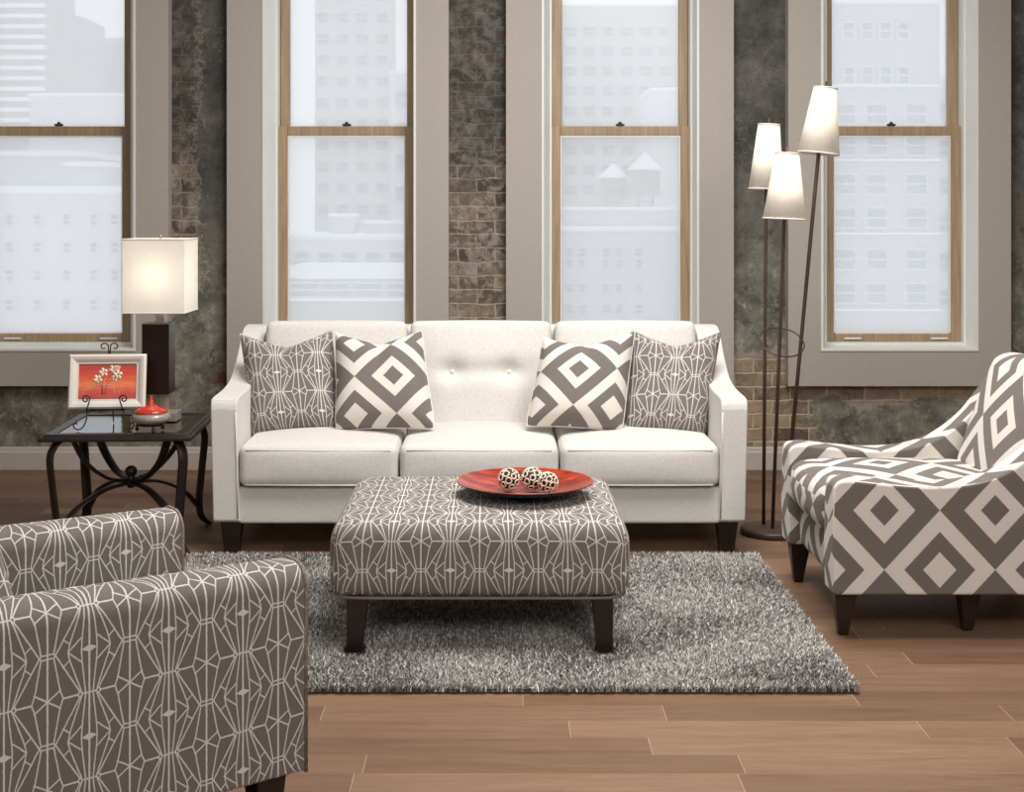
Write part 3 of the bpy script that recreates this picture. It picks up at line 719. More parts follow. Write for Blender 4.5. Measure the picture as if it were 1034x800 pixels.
# ---------------------------------------------------------------- throw pillows
def pillow(name, label, corners, Yb, Yt, mat, thick=0.15, dip=0.05, seed=0, group=None):
    """corners: pixel TL,TR,BR,BL; bottom edge at depth Yb, top edge at Yt"""
    TL, TR, BR, BL = [P(c[0], c[1], Yt if k < 2 else Yb) for k, c in enumerate(corners)]
    cen = (BL+BR)/2; N = 28
    nrm = (TR-TL+BR-BL).cross(TL-BL+TR-BR).normalized()
    if nrm.y > 0: nrm = -nrm
    r = random.Random(seed); ph = [r.uniform(0, 6) for _ in range(4)]
    vs = []; uvs = []; idx = {}
    wdt = ((TR-TL).length+(BR-BL).length)/2; hgt = ((TL-BL).length+(TR-BR).length)/2
    def pos(u, v, side):
        uu, vv = (u+1)/2, (v+1)/2
        base = (BL*(1-uu)+BR*uu)*(1-vv)+(TL*(1-uu)+TR*uu)*vv
        ex = (BR-BL).normalized(); ez = (TL-BL+TR-BR).normalized()
        pinch = 0.030*(1-v*v)*u**3*abs(u)
        base -= ex*pinch*0.5
        base += ex*(0.010*math.copysign(1, u)*abs(u)**4*(1-v*v))
        if v < 0: base -= (ex*u*0.010-ez*0.006)*(abs(u)*abs(v))**6
        base -= ez*(dip*max(0, 1-abs(u)**1.2)*max(0, v)**2.5)
        base -= ez*(-0.012*(1-u*u)*max(0, -v)**3)
        t = thick/2*(max(0, 1-u**4)*max(0, 1-v**4))**0.6
        t *= 1-0.45*math.exp(-(u/0.16)**2)*max(0, v)**1.3
        t += 0.004*math.sin(5*u+ph[0])*math.cos(4*v+ph[1])*(1-u*u)*(1-v*v)
        return base+nrm*(t*side+ (0.012*u*u*max(0, v)))
    f = []
    for side in (1, -1):
        for j in range(N+1):
            for i in range(N+1):
                u = math.sin((i/N*2-1)*PI/2); v = math.sin((j/N*2-1)*PI/2)
                edge = i in (0, N) or j in (0, N)
                if edge and side == -1: idx[(i, j, side)] = idx[(i, j, 1)]; continue
                idx[(i, j, side)] = len(vs); vs.append(pos(u, v, 0 if edge else side)-cen); uvs.append((u*wdt/2, v*hgt/2))
        for j in range(N):
            for i in range(N):
                f.append((idx[(i,j,side)], idx[(i+1,j,side)], idx[(i+1,j+1,side)], idx[(i,j+1,side)]))
    me = bpy.data.meshes.new(name); me.from_pydata([tuple(v) for v in vs], [], f)
    L = me.uv_layers.new(name='UVMap')
    for l in me.loops: L.data[l.index].uv = uvs[l.vertex_index]
    for p in me.polygons: p.use_smooth = True
    bm = bmesh.new(); bm.from_mesh(me); bmesh.ops.recalc_face_normals(bm, faces=bm.faces); bm.to_mesh(me); bm.free()
    me.materials.append(mat)
    root = thing('throw_pillow', label, 'pillow', cen, 0, group)
    o = bpy.data.objects.new('cover', me); link(o, root)
    o.modifiers.new('s', 'SUBSURF').render_levels = 1; o.modifiers['s'].levels = 1
    rim = [vs[idx[(i, 0, 1)]] for i in range(N)]+[vs[idx[(N, j, 1)]] for j in range(N)]+[vs[idx[(N-i, N, 1)]] for i in range(N)]+[vs[idx[(0, N-j, 1)]] for j in range(N)]
    MB().tube(rim, 0.0035, 6, closed=True).build('piping', mat, root)
    return root
mw1 = web_fabric('web_print_pillow_cotton', 0.178, (-0.045, 0.02)); mw2 = web_fabric('web_print_pillow_cotton_b', 0.178, (0.005, 0.01))
md1 = diamond_fabric('diamond_print_pillow_cotton', 0.33, (0.055, -0.005)); md2 = diamond_fabric('diamond_print_pillow_cotton_b', 0.33, (-0.02, 0.03))
pillow('throw_pillow', 'grey web-print pillow at the left end of the sofa', ((243,338),(336,334),(343,434),(254,440)), 5.90, 6.08, mw1, 0.18, 0.075, 1)
pillow('throw_pillow', 'bold grey and cream diamond pillow left of the sofa centre', ((339,337),(426,335),(440,434),(338,436)), 5.84, 6.02, md1, 0.19, 0.06, 2)
pillow('throw_pillow', 'bold grey and cream diamond pillow right of the sofa centre', ((548,342),(641,335),(629,437),(530,431)), 5.84, 6.02, md2, 0.19, 0.06, 3)
pillow('throw_pillow', 'grey web-print pillow at the right end of the sofa', ((638,335),(727,337),(713,441),(632,436)), 5.90, 6.08, mw2, 0.18, 0.07, 4)

# ================================================================ RUG
RX0, RX1, RY0, RY1 = -1.24, 1.057, 3.98, 5.56
rug = thing('rug', 'grey shag rug lying under the ottoman', 'rug', ((RX0+RX1)/2, (RY0+RY1)/2, 0))
def rug_mat():
    t = NT('grey_shag_yarn'); g = t.new('ShaderNodeNewGeometry')
    c = t.ramp(g.outputs['Random Per Island'], [(0.0, rgb(104, 98, 94)), (0.4, rgb(150, 144, 139)), (0.75, rgb(192, 188, 183)), (1.0, rgb(240, 238, 234))])
    return t.fin(c, 0.85, spec=0.2, sheen=0.2)
hx, hy = (RX1-RX0)/2, (RY1-RY0)/2
box('backing', -hx+0.01, hx-0.01, -hy+0.01, hy-0.01, 0.001, 0.012, plain('rug_backing', rgb(70, 64, 60), 0.95), rug)
def pile(n):
    x = rng.uniform(-hx+0.005, hx-0.005, n); y = rng.uniform(-hy+0.005, hy-0.005, n)
    keep = np.ones(n, bool)      # yarn pressed down under the ottoman's feet
    for (fx, fy) in [(-0.048+sx*0.394-(RX0+RX1)/2, yy-(RY0+RY1)/2) for sx in (-1, 1) for yy in (4.345, 5.055)]:
        keep &= ~((np.abs(x-fx) < 0.036) & (y > fy-0.075) & (y < fy+0.034))
    x, y = x[keep], y[keep]; n = len(x)
    k1 = np.sin(x*9+np.sin(y*7)*2)+np.cos(y*11+np.sin(x*5)*2); ang = k1*0.9+rng.normal(0, 1.5, n)
    lean = rng.uniform(0.004, 0.020, n); hgt = rng.uniform(0.012, 0.024, n); wd = rng.uniform(0.0018, 0.0030, n)
    dx, dy = np.cos(ang), np.sin(ang); px, py = -dy, dx
    V = np.zeros((n, 5, 3))
    for j, (tl, th, tw) in enumerate(((0, 0, 1), (0, 0, -1), (0.35, 0.62, 1), (0.35, 0.62, -1), (1, 1, 0))):
        V[:, j, 0] = x+dx*lean*tl+px*wd*tw; V[:, j, 1] = y+dy*lean*tl+py*wd*tw; V[:, j, 2] = 0.006+hgt*th
    idx = np.arange(n)[:, None]*5
    quads = idx+np.array([0, 1, 3, 2]); tris = idx+np.array([2, 3, 4])
    me = bpy.data.meshes.new('pile'); me.vertices.add(n*5); me.vertices.foreach_set('co', V.reshape(-1))
    loops = np.concatenate([quads, tris], axis=1).reshape(-1)
    me.loops.add(len(loops)); me.loops.foreach_set('vertex_index', loops.astype(np.int32))
    st = (np.arange(n)[:, None]*7+np.array([0, 4])).reshape(-1); me.polygons.add(2*n)
    me.polygons.foreach_set('loop_start', st.astype(np.int32))
    me.update(calc_edges=True); me.validate()
    me.materials.append(rug_mat())
    o = bpy.data.objects.new('pile', me); link(o, rug); o['kind'] = 'stuff'
pile(230000)

# ================================================================ OTTOMAN
OX, OY0, OD, OW = -0.048, 4.30, 0.80, 0.945
ott = thing('ottoman', 'square grey web-print ottoman on dark legs in the middle of the rug', 'ottoman', (OX, OY0+OD/2, 0))
mo = web_fabric('web_print_ottoman_cotton', 0.183, (-0.092, -0.030))
def ouv(c, n):
    # c local to box centre; unrolled from the front face over the top
    if abs(n.x) > 0.75: return (c.y, c.z)
    return (c.x, c.z + (c.y+OD/2 if n.z > -0.5 else 0))
def ocrown(p):
    if p.z > 0: p.x *= 1-0.035*((p.z/0.125)**3)
    return p
soft_box('cushion', OW, OD, 0.243, 0.055, mo, ott, bulge=(0.004,0.004,0.004,0.004,0,0.007), n=20, uv=ouv, loc=(0, 0, 0.182+0.1215), warp=ocrown)
m = MB(); rr = []
for k in range(64):
    a = 2*PI*k/64; s_ = lambda v, e: math.copysign(abs(v)**e, v)
    rr.append((s_(math.cos(a), 0.16)*(OW/2-0.011), s_(math.sin(a), 0.16)*(OD/2-0.011), 0.186))
m.tube(rr, 0.005, 6, closed=True); m.build('piping', plain('grey_piping', rgb(120, 113, 108), 0.9), ott)
for sx in (-1, 1):
    for sy in (-1, 1):
        xx, yy = sx*(OW/2-0.088), sy*(OD/2-0.045)
        MB().frustum((xx+sx*0.008, yy, xx, yy), (0.024, 0.024), (0.033, 0.033), 0.0125, 0.184).build('leg', M['dark_wood'], ott, bevel=0.003)

# ---------------------------------------------------------------- tray with ornaments
def tray_mat():
    t = NT('red_lacquer'); o = t.obj(); s = t.sep(o)
    n = t.noise(t.vm('MULTIPLY', o, (6, 30, 6)), 1, 4, 0.6, 1.0)
    c = t.ramp(n, [(0.35, rgb(92, 18, 8)), (0.5, rgb(150, 38, 16)), (0.7, rgb(196, 78, 36))])
    return t.fin(c, 0.28, spec=0.6)
TX, TY, TZ = PX(530, 4.69), 4.69, 0.4315
tray = thing('tray', 'round red lacquer dish with dark underside on the ottoman', 'tray', (TX, TY, TZ))
R0 = 0.231
inner = [(0.0005, 0.010), (0.07, 0.0105), (0.13, 0.017), (0.19, 0.033), (R0-0.004, 0.050), (R0, 0.051)]
MB().lathe(inner + [(R0+0.001, 0.0485), (0.19, 0.0315), (0.13, 0.0155), (0.0005, 0.0085)], n=72).build('dish', tray_mat(), tray)
MB().lathe([(0.0005, 0.0005), (0.085, 0.0005), (0.088, 0.004), (0.13, 0.013), (0.19, 0.029), (R0+0.001, 0.0475), (R0+0.001, 0.0483), (0.19, 0.0312), (0.13, 0.0152), (0.0005, 0.0083)], n=72).build('underside', plain('black_lacquer', rgb(28, 16, 14), 0.3), tray)
M['ball'] = plain('dark_brown_ball', rgb(30, 22, 18), 0.6); M['ivory'] = plain('ivory_rings', rgb(226, 216, 196), 0.5)
def orn(label, px, py, Y, r, seed):
    x, z = PX(px, Y), None
    rt = thing('decorative_ball', label, 'ornament', (x, Y, TZ+0.0115+r+0.004), 0, None)
    bm = bmesh.new(); bmesh.ops.create_uvsphere(bm, u_segments=24, v_segments=16, radius=r*0.95)
    me = bpy.data.meshes.new('ball'); bm.to_mesh(me); bm.free(); me.materials.append(M['ball'])
    for p in me.polygons: p.use_smooth = True
    link(bpy.data.objects.new('ball', me), rt)
    m = MB(); N = 26; rd = random.Random(seed)
    for k in range(N):
        zz = 1-2*(k+.5)/N; ph = k*2.39996+seed; q = Vector((math.sqrt(1-zz*zz)*math.cos(ph), math.sqrt(1-zz*zz)*math.sin(ph), zz))
        R_ = q.to_track_quat('Z', 'Y').to_matrix().to_4x4(); rr_ = r*rd.uniform(0.24, 0.30)
        T = Matrix.Translation(q*(r*0.965)) @ R_
        m.tube([T @ Vector((rr_*math.cos(a*PI/6), rr_*math.sin(a*PI/6)*rd.uniform(.95, 1.05), 0)) for a in range(12)], r*0.075, 6, closed=True)
    m.build('rings', M['ivory'], rt)
orn('black ball with ivory rings, leftmost of the three in the dish', 514.0, 485, 4.70, 0.036, 1)
orn('black ball with ivory rings, middle one of the three in the dish', 537.3, 485, 4.705, 0.037, 2)
orn('black ball with ivory rings, rightmost of the three in the dish', 553.2, 486, 4.652, 0.034, 3)

# ================================================================ END TABLE
TXa, TXb, TYa, TYb, TT = -1.845, -1.238, 5.53, 6.16, 0.50
tb = thing('end_table', 'dark metal end table with glass top and curved legs left of the sofa', 'table', ((TXa+TXb)/2, (TYa+TYb)/2, 0), math.radians(3))
hw, hd = (TXb-TXa)/2, (TYb-TYa)/2; fw = 0.062
fprof = [(0.0, 0), (0.0, 0.012), (0.006, 0.017), (0.012, 0.017), (0.016, 0.024), (0.024, 0.028), (fw, 0.028), (fw, 0)]
def frame_ring(prof, hw, hd, z0):
    n = len(prof); vs = []
    for (sx, sy) in ((-1,-1),(1,-1),(1,1),(-1,1)):
        for (d, z) in prof: vs.append((sx*(hw-d), sy*(hd-d), z0+z))
    fs = []
    for c in range(4):
        for k in range(n): fs.append((c*n+k, c*n+(k+1) % n, ((c+1) % 4)*n+(k+1) % n, ((c+1) % 4)*n+k))
    return vs, fs
vs, fs = frame_ring(fprof, hw, hd, TT-0.028)
meshobj('top_frame', vs, fs, M['bronze'], tb, smooth=False, bevel=0.002, seg=2)
def glass_top():
    t = NT('smoked_table_glass'); t.n.remove(t.b)
    tr = t.new('ShaderNodeBsdfTransparent'); tr.inputs[0].default_value = (0.42, 0.42, 0.40, 1)
    g = t.new('ShaderNodeBsdfGlossy'); g.inputs['Roughness'].default_value = 0.03; g.inputs[0].default_value = (1, 1, 1, 1)
    fr = t.new('ShaderNodeFresnel'); fr.inputs[0].default_value = 1.6
    mx = t.new('ShaderNodeMixShader'); t.l.new(fr.outputs[0], mx.inputs[0]); t.l.new(tr.outputs[0], mx.inputs[1]); t.l.new(g.outputs[0], mx.inputs[2])
    t.l.new(mx.outputs[0], t.out.inputs[0]); return t.m
box('glass_top', -hw+fw-0.004, hw-fw+0.004, -hd+fw-0.004, hd-fw+0.004, TT-0.009, TT-0.003, glass_top(), tb)
legz = TT-0.028
for sx in (-1, 1):
    for sy in (-1, 1):
        d = Vector((sx, sy, 0)).normalized()
        c = Vector((sx*(hw-0.075), sy*(hd-0.075), 0))
        pts = bez([c+Vector((0,0,legz-0.001)), c+d*0.030+Vector((0,0,legz-0.022)), c+d*0.052+Vector((0,0,legz-0.075)), c+d*0.040+Vector((0,0,0.28)), c+d*0.022+Vector((0,0,0.12)), c+d*0.035+Vector((0,0,0.045)), c+d*0.075+Vector((0,0,0.008))], 6)
        side = Vector((-d.y, d.x, 0))
        MB().tube(pts, (0.024, 0.010), 8, flat=side).build('leg', M['bronze'], tb)
        # brace: arc falling from the top corner to the hub, then rising arch from the hub to the foot
        e = Vector((sx*(hw-0.11), sy*(hd-0.11), 0)); q = bez([e+Vector((0,0,legz-0.002)), e*0.80+Vector((0,0,0.37)), e*0.42+Vector((0,0,0.285)), Vector((sx*0.010, sy*0.010, 0.262))], 8)
        m = MB(); m.tube(q, (0.022, 0.007), 8, flat=side)
        f_ = c+d*0.022
        q = bez([Vector((sx*0.010, sy*0.010, 0.248)), f_*0.38+Vector((0,0,0.235)), f_*0.75+Vector((0,0,0.175)), f_+Vector((0,0,0.085))], 8)
        m.tube(q, (0.022, 0.007), 8, flat=side); m.build('stretcher', M['bronze'], tb)
MB().lathe([(0.001, 0.225), (0.014, 0.228), (0.020, 0.240), (0.020, 0.268), (0.014, 0.274), (0.022, 0.284), (0.026, 0.296), (0.022, 0.310), (0.012, 0.318), (0.001, 0.320)], n=20).build('hub', M['bronze'], tb)

# ---------------------------------------------------------------- table lamp
def shade_mat(name, col, strength):
    t = NT(name); o = t.obj(); t.n.remove(t.b)
    n = t.noise(t.vm('MULTIPLY', o, (160, 160, 30)), 1, 3)
    c = t.mix(t.maprange(n, 0.3, 0.7), tuple(x*0.95 for x in col), col)
    df = t.new('ShaderNodeBsdfDiffuse'); tl = t.new('ShaderNodeBsdfTranslucent'); t.set(df.inputs[0], c); t.set(tl.inputs[0], c)
    mx = t.new('ShaderNodeMixShader'); mx.inputs[0].default_value = strength; t.l.new(df.outputs[0], mx.inputs[1]); t.l.new(tl.outputs[0], mx.inputs[2])
    t.l.new(mx.outputs[0], t.out.inputs[0]); return t.m
M['shade'] = shade_mat('white_linen_lampshade', rgb(252, 249, 243), 0.5)
def bulb_mat():
    t = NT('warm_bulb_glow'); t.n.remove(t.b); e = t.new('ShaderNodeEmission'); e.inputs[0].default_value = (1, 0.92, 0.82, 1); e.inputs[1].default_value = 2
    t.l.new(e.outputs[0], t.out.inputs[0]); return t.m
M['bulb'] = bulb_mat()
def bulb(parent, loc, power, r=0.026, m=None):
    MB().lathe([(0.001, -0.055), (0.012, -0.05), (0.014, -0.03), (r, 0.0), (r*0.9, 0.018), (r*.5, 0.030), (0.001, 0.034)], loc, 16, m).build('bulb', M['bulb'], parent)
    l = bpy.data.lights.new('bulb_light', 'POINT'); l.energy = power; l.color = (1, 0.91, 0.80); l.shadow_soft_size = 0.06
    o = bpy.data.objects.new('bulb_light', l); link(o, parent); o.location = (m @ Vector(loc) if m is not None else Vector(loc))+Vector((0, 0, 0.0)); return o
LX, LY = PX(162.3, 5.93), 5.93
lamp = thing('table_lamp', 'table lamp with square white shade and dark wood column on the end table', 'lamp', (LX, LY, TT))
box('base_plate', -0.018, 0.078, -0.05, 0.05, 0.0005, 0.040, M['nickel'], lamp, bevel=0.003)
box('neck', -0.004, 0.034, -0.018, 0.018, 0.040, 0.116, M['nickel'], lamp, bevel=0.002)
z0, z1 = PZ(398.5, LY-.055)-TT, PZ(327, LY-.055)-TT
box('column', -0.067, 0.049, -0.058, 0.058, z0, z1, plain('espresso_gloss_wood', rgb(34, 17, 14), 0.3, nz=0.25, scale=5), lamp, bevel=0.003)
box('column_neck', -0.020, 0.018, -0.016, 0.016, z1, z1+0.06, M['nickel'], lamp, bevel=0.002)
s0, s1 = PZ(316.5, LY-.14)-TT, PZ(242, LY-.14)-TT; sh = 0.131
m = MB(); wt = 0.003
m.add([(-sh,-sh,s0),(sh,-sh,s0),(sh,sh,s0),(-sh,sh,s0),(-sh,-sh,s1),(sh,-sh,s1),(sh,sh,s1),(-sh,sh,s1)], [(0,1,5,4),(1,2,6,5),(2,3,7,6),(3,0,4,7)])
sho = m.build('lamp_shade', M['shade'], lamp, smooth=False)
so_ = sho.modifiers.new('sol', 'SOLIDIFY'); so_.thickness = wt
for zz in (s0, s1):
    m = MB()
    for k in range(4):
        c = [(-sh,-sh),(sh,-sh),(sh,sh),(-sh,sh)]; a_, b_ = c[k], c[(k+1) % 4]; m.tube([(a_[0], a_[1], zz), (b_[0], b_[1], zz)], 0.0028, 6)
    m.build('shade_rim', plain('shade_trim', rgb(236, 228, 214), 0.8), sho, smooth=False)
m = MB(); m.tube([(0, 0, z1+0.06), (0, 0, s1+0.004)], 0.004, 8)
m.tube([(-sh, 0, s1-0.006), (sh, 0, s1-0.006)], 0.002, 6); m.tube([(0, -sh, s1-0.006), (0, sh, s1-0.006)], 0.002, 6)
m.lathe([(0.001, s1+0.002), (0.006, s1+0.003), (0.004, s1+0.008), (0.008, s1+0.014), (0.001, s1+0.02)], n=12)
m.build('harp_and_finial', M['nickel'], lamp)
bulb(lamp, (0.0, -0.035, (s0+s1)/2-0.01), 1.6)

# ---------------------------------------------------------------- framed print on an easel
EX, EY = PX(108, 5.715), 5.715
tilt = math.radians(-9); yaw = math.radians(5)
fr = thing('picture_frame', 'white framed red and orange floral print on the wire easel', 'picture frame', (EX, EY, TT+0.078), yaw)
FW, FH = 0.315, 0.225
RT = Matrix.Rotation(tilt, 4, 'X')
pf = [(0.0, 0.0), (0.0, -0.014), (0.008, -0.022), (0.020, -0.019), (0.034, -0.010), (0.040, -0.010), (0.040, 0.0)]
n = len(pf); vs = []
for (sx, sz) in ((-1,0),(1,0),(1,1),(-1,1)):
    for (d, y) in pf:
        vs.append(RT @ Vector((sx*(FW/2-d), y, d if sz == 0 else FH-d)))
fs = []
for c in range(4):
    for k in range(n): fs.append((c*n+k, c*n+(k+1) % n, ((c+1) % 4)*n+(k+1) % n, ((c+1) % 4)*n+k))
meshobj('frame', vs, fs, plain('champagne_white_frame', rgb(226, 219, 208), 0.4, nz=0.03), fr, smooth=False, bevel=0.0015, seg=2)
def art_mat():
    t = NT('orange_red_print'); g = t.gen(); s = t.sep(g)
    n = t.noise(t.vm('MULTIPLY', g, (3, 1, 7)), 1, 5, 0.6, 0.6)
    v = t.math('ADD', s[2], t.math('MULTIPLY', t.math('SUBTRACT', n, 0.5), 0.45))
    c = t.ramp(v, [(0.0, rgb(176, 66, 62)), (0.22, rgb(214, 92, 76)), (0.42, rgb(240, 136, 84)), (0.62, rgb(222, 88, 62)), (0.85, rgb(206, 66, 54)), (1.0, rgb(150, 84, 66))])
    return t.fin(c, 0.45)
m = MB(); m.add([RT @ Vector(p) for p in [(-FW/2+.038, -0.006, .038), (FW/2-.038, -0.006, .038), (FW/2-.038, -0.006, FH-.038), (-FW/2+.038, -0.006, FH-.038), (-FW/2+.038, -0.002, .038), (FW/2-.038, -0.002, .038), (FW/2-.038, -0.002, FH-.038), (-FW/2+.038, -0.002, FH-.038)]], [(0,1,2,3),(4,7,6,5),(0,4,5,1),(1,5,6,2),(2,6,7,3),(3,7,4,0)])
art = m.build('print', art_mat(), fr, smooth=False)
m = MB()
def petal(cx, cz, ang, ln, wd, m=m):
    pts = []
    for k in range(12):
        a = 2*PI*k/12; u = math.cos(a)*ln/2+ln/2; v_ = math.sin(a)*wd/2*(0.5+0.5*math.cos(a)+0.35)
        pts.append(RT @ Vector((cx+u*math.cos(ang)-v_*math.sin(ang), -0.0067, cz+u*math.sin(ang)+v_*math.cos(ang))))
    q = [p+Vector((0, 0.0006, 0)) for p in pts]
    m.add(pts+q, [tuple(range(12)), tuple(range(23, 11, -1))]+[(k, (k+1) % 12, 12+(k+1) % 12, 12+k) for k in range(12)])
for (cx, cz, r_) in ((-0.040, 0.122, 0.020), (-0.018, 0.150, 0.020), (0.022, 0.162, 0.019), (0.040, 0.140, 0.021), (0.030, 0.126, 0.014), (0.040, 0.168, 0.012)):
    for k in range(5): petal(cx, cz, k*1.257+cx*40, r_, r_*0.75)
m.build('painted_flowers', plain('cream_print_ink', rgb(244, 216, 190), 0.5), art)
m = MB()
def ink(pts, r=0.0009): m.tube([RT @ Vector((x, -0.0066, z)) for x, z in pts], (r, 0.0004), 6, flat=Vector((1, 0, 0.01)))
for p in (((-0.040,0.115),(-0.025,0.095),(-0.020,0.06)), ((-0.018,0.142),(-0.020,0.11),(-0.018,0.06)), ((0.030,0.128),(0.0,0.105),(-0.012,0.06)), ((0.022,0.155),(-0.005,0.11))): ink(p)
m.build('painted_stems', plain('brown_print_ink', rgb(120, 60, 48), 0.5), art)
m = MB()
for p in (((-0.06,0.045),(-0.06,0.085),(-0.045,0.098),(0.018,0.098),(0.028,0.085),(0.028,0.045)), ((-0.06,0.085),(-0.02,0.09),(0.028,0.085)), ((0.050,0.045),(0.050,0.075),(0.062,0.082))): ink(p, 0.0007)
m.build('painted_vase', plain('rose_print_ink', rgb(236, 176, 150), 0.5), art)

es = thing('easel', 'black scrolled wire easel holding the framed print', 'easel', (EX, EY, TT), yaw)
m = MB()
def spiral(cx, cy, cz, r0, turns, start, sgn, n=22):   # scroll in the x-z plane
    return [(cx+sgn*(r0*(1-0.75*k/n))*math.cos(start+turns*2*PI*k/n), cy, cz+(r0*(1-0.75*k/n))*math.sin(start+turns*2*PI*k/n)) for k in range(n+1)]
def yz(zz): return Vector((0, -0.0, 0))
for s_ in (-1, 1):
    # front lip hook: scroll, falls in front of frame, runs under it and down to a scrolled foot on the table
    xh = s_*0.076
    path = spiral(xh, -0.050, 0.125, 0.017, 1.15, 0.3, -s_)[::-1]
    path += [(xh+s_*(-0.012), -0.050, 0.108), (xh-s_*0.004, -0.046, 0.085), (xh-s_*0.002, -0.044, 0.07), (xh-s_*0.004, -0.048, 0.05), (xh+s_*0.004, -0.056, 0.022), (xh+s_*0.020, -0.062, 0.004)]
    path += [(xh+s_*(0.038), -0.062, 0.006), (xh+s_*0.047, -0.062, 0.018), (xh+s_*0.040, -0.062, 0.030), (xh+s_*0.030, -0.062, 0.026)]
    m.tube(bez(path, 2), 0.0028, 6)
    m.tube([(xh-s_*0.002, -0.044, 0.0735), (xh-s_*0.002, 0.03, 0.0735)], 0.0028, 6)
    # rear upright up to the top scroll
    top = FH+0.078; lean = math.tan(-tilt)
    up = [(s_*0.085, 0.020, 0.0735), (s_*0.05, 0.022+0.12*lean, 0.18), (s_*0.006, 0.020+0.20*lean, top-0.01), (s_*0.004, 0.018+0.22*lean, top+0.014)]
    pts = [Vector(p) for p in up]+[Vector((s_*(0.022-0.018*math.cos(a)*(1-a/9)), 0.018+0.22*lean, top+0.028+0.017*math.sin(a)*(1-a/9))) for a in [0.3+0.35*k for k in range(16)]]
    m.tube(bez(pts, 3), 0.0026, 6)
m.tube([(-0.076, -0.02, 0.0735), (0.076, -0.02, 0.0735)], 0.0026, 6)
m.tube([(-0.085, 0.020, 0.0735), (0.085, 0.020, 0.0735)], 0.0026, 6)
m.build('wire_stand', M['bronze'], es)
MB().tube([(0, 0.03+0.17*lean, 0.22), (0, 0.11, 0.1), (0, 0.15, 0.003)], 0.0028, 6).build('rear_prop', M['bronze'], es)

# ---------------------------------------------------------------- candy jar
JX, JY = PX(152.5, 5.625), 5.625
jar = thing('lidded_jar', 'squat glass jar with pointed red lid beside the framed print', 'jar', (JX, JY, TT))
def jar_glass():
    t = NT('jar_crackle_glass'); o = t.obj(); n = t.noise(o, 90, 3)
    t.bump(n, 0.5, 0.004); t.b.inputs['Alpha'].default_value = 0.75
    return t.fin(t.mix(n, rgb(130, 118, 110), rgb(196, 186, 176)), 0.15, spec=0.8)
MB().lathe([(0.030, 0.030), (0.055, 0.033), (0.074, 0.044), (0.080, 0.056), (0.074, 0.070), (0.060, 0.078), (0.056, 0.078), (0.070, 0.068), (0.074, 0.056), (0.068, 0.046), (0.03, 0.036)], n=32).build('bowl', jar_glass(), jar)
MB().lathe([(0.0005, 0.075), (0.066, 0.076), (0.067, 0.080), (0.055, 0.090), (0.035, 0.098), (0.018, 0.105), (0.013, 0.112), (0.014, 0.118), (0.009, 0.124), (0.006, 0.134), (0.002, 0.146), (0.0005, 0.148)], n=32).build('lid', plain('glossy_red_ceramic', rgb(196, 52, 26), 0.2, nz=0.15, scale=20), jar)
m = MB(); m.lathe([(0.001, 0.024), (0.048, 0.024), (0.050, 0.030), (0.001, 0.030)], n=24)
for k in range(3):
    a = k*2.094-PI/2+0.4; c_, s_ = math.cos(a), math.sin(a)
    m.tube(bez([(0.040*c_, 0.040*s_, 0.027), (0.060*c_, 0.060*s_, 0.022), (0.058*c_, 0.058*s_, 0.010)], 5), 0.005, 8)
    m.lathe([(0.001, 0), (0.007, 0.002), (0.009, 0.008), (0.006, 0.014), (0.001, 0.016)], (0.060*c_, 0.060*s_, 0.0005), 12)
m.build('footed_stand', M['bronze'], jar)

# ================================================================ FLOOR LAMP
BX, BY = PX(781, 5.98), 5.98
fl = thing('floor_lamp', 'three-light brown metal floor lamp with tapered white shades beside the sofa', 'lamp', (BX, BY, 0))
MB().lathe([(0.001, 0.001), (0.138, 0.001), (0.142, 0.006), (0.142, 0.022), (0.137, 0.028), (0.05, 0.032), (0.001, 0.033)], n=48).build('base', M['lamp_metal'], fl)
B0 = Vector((BX, BY, 0))
M['fshade'] = shade_mat('ivory_fabric_lampshade', rgb(252, 249, 242), 0.5)
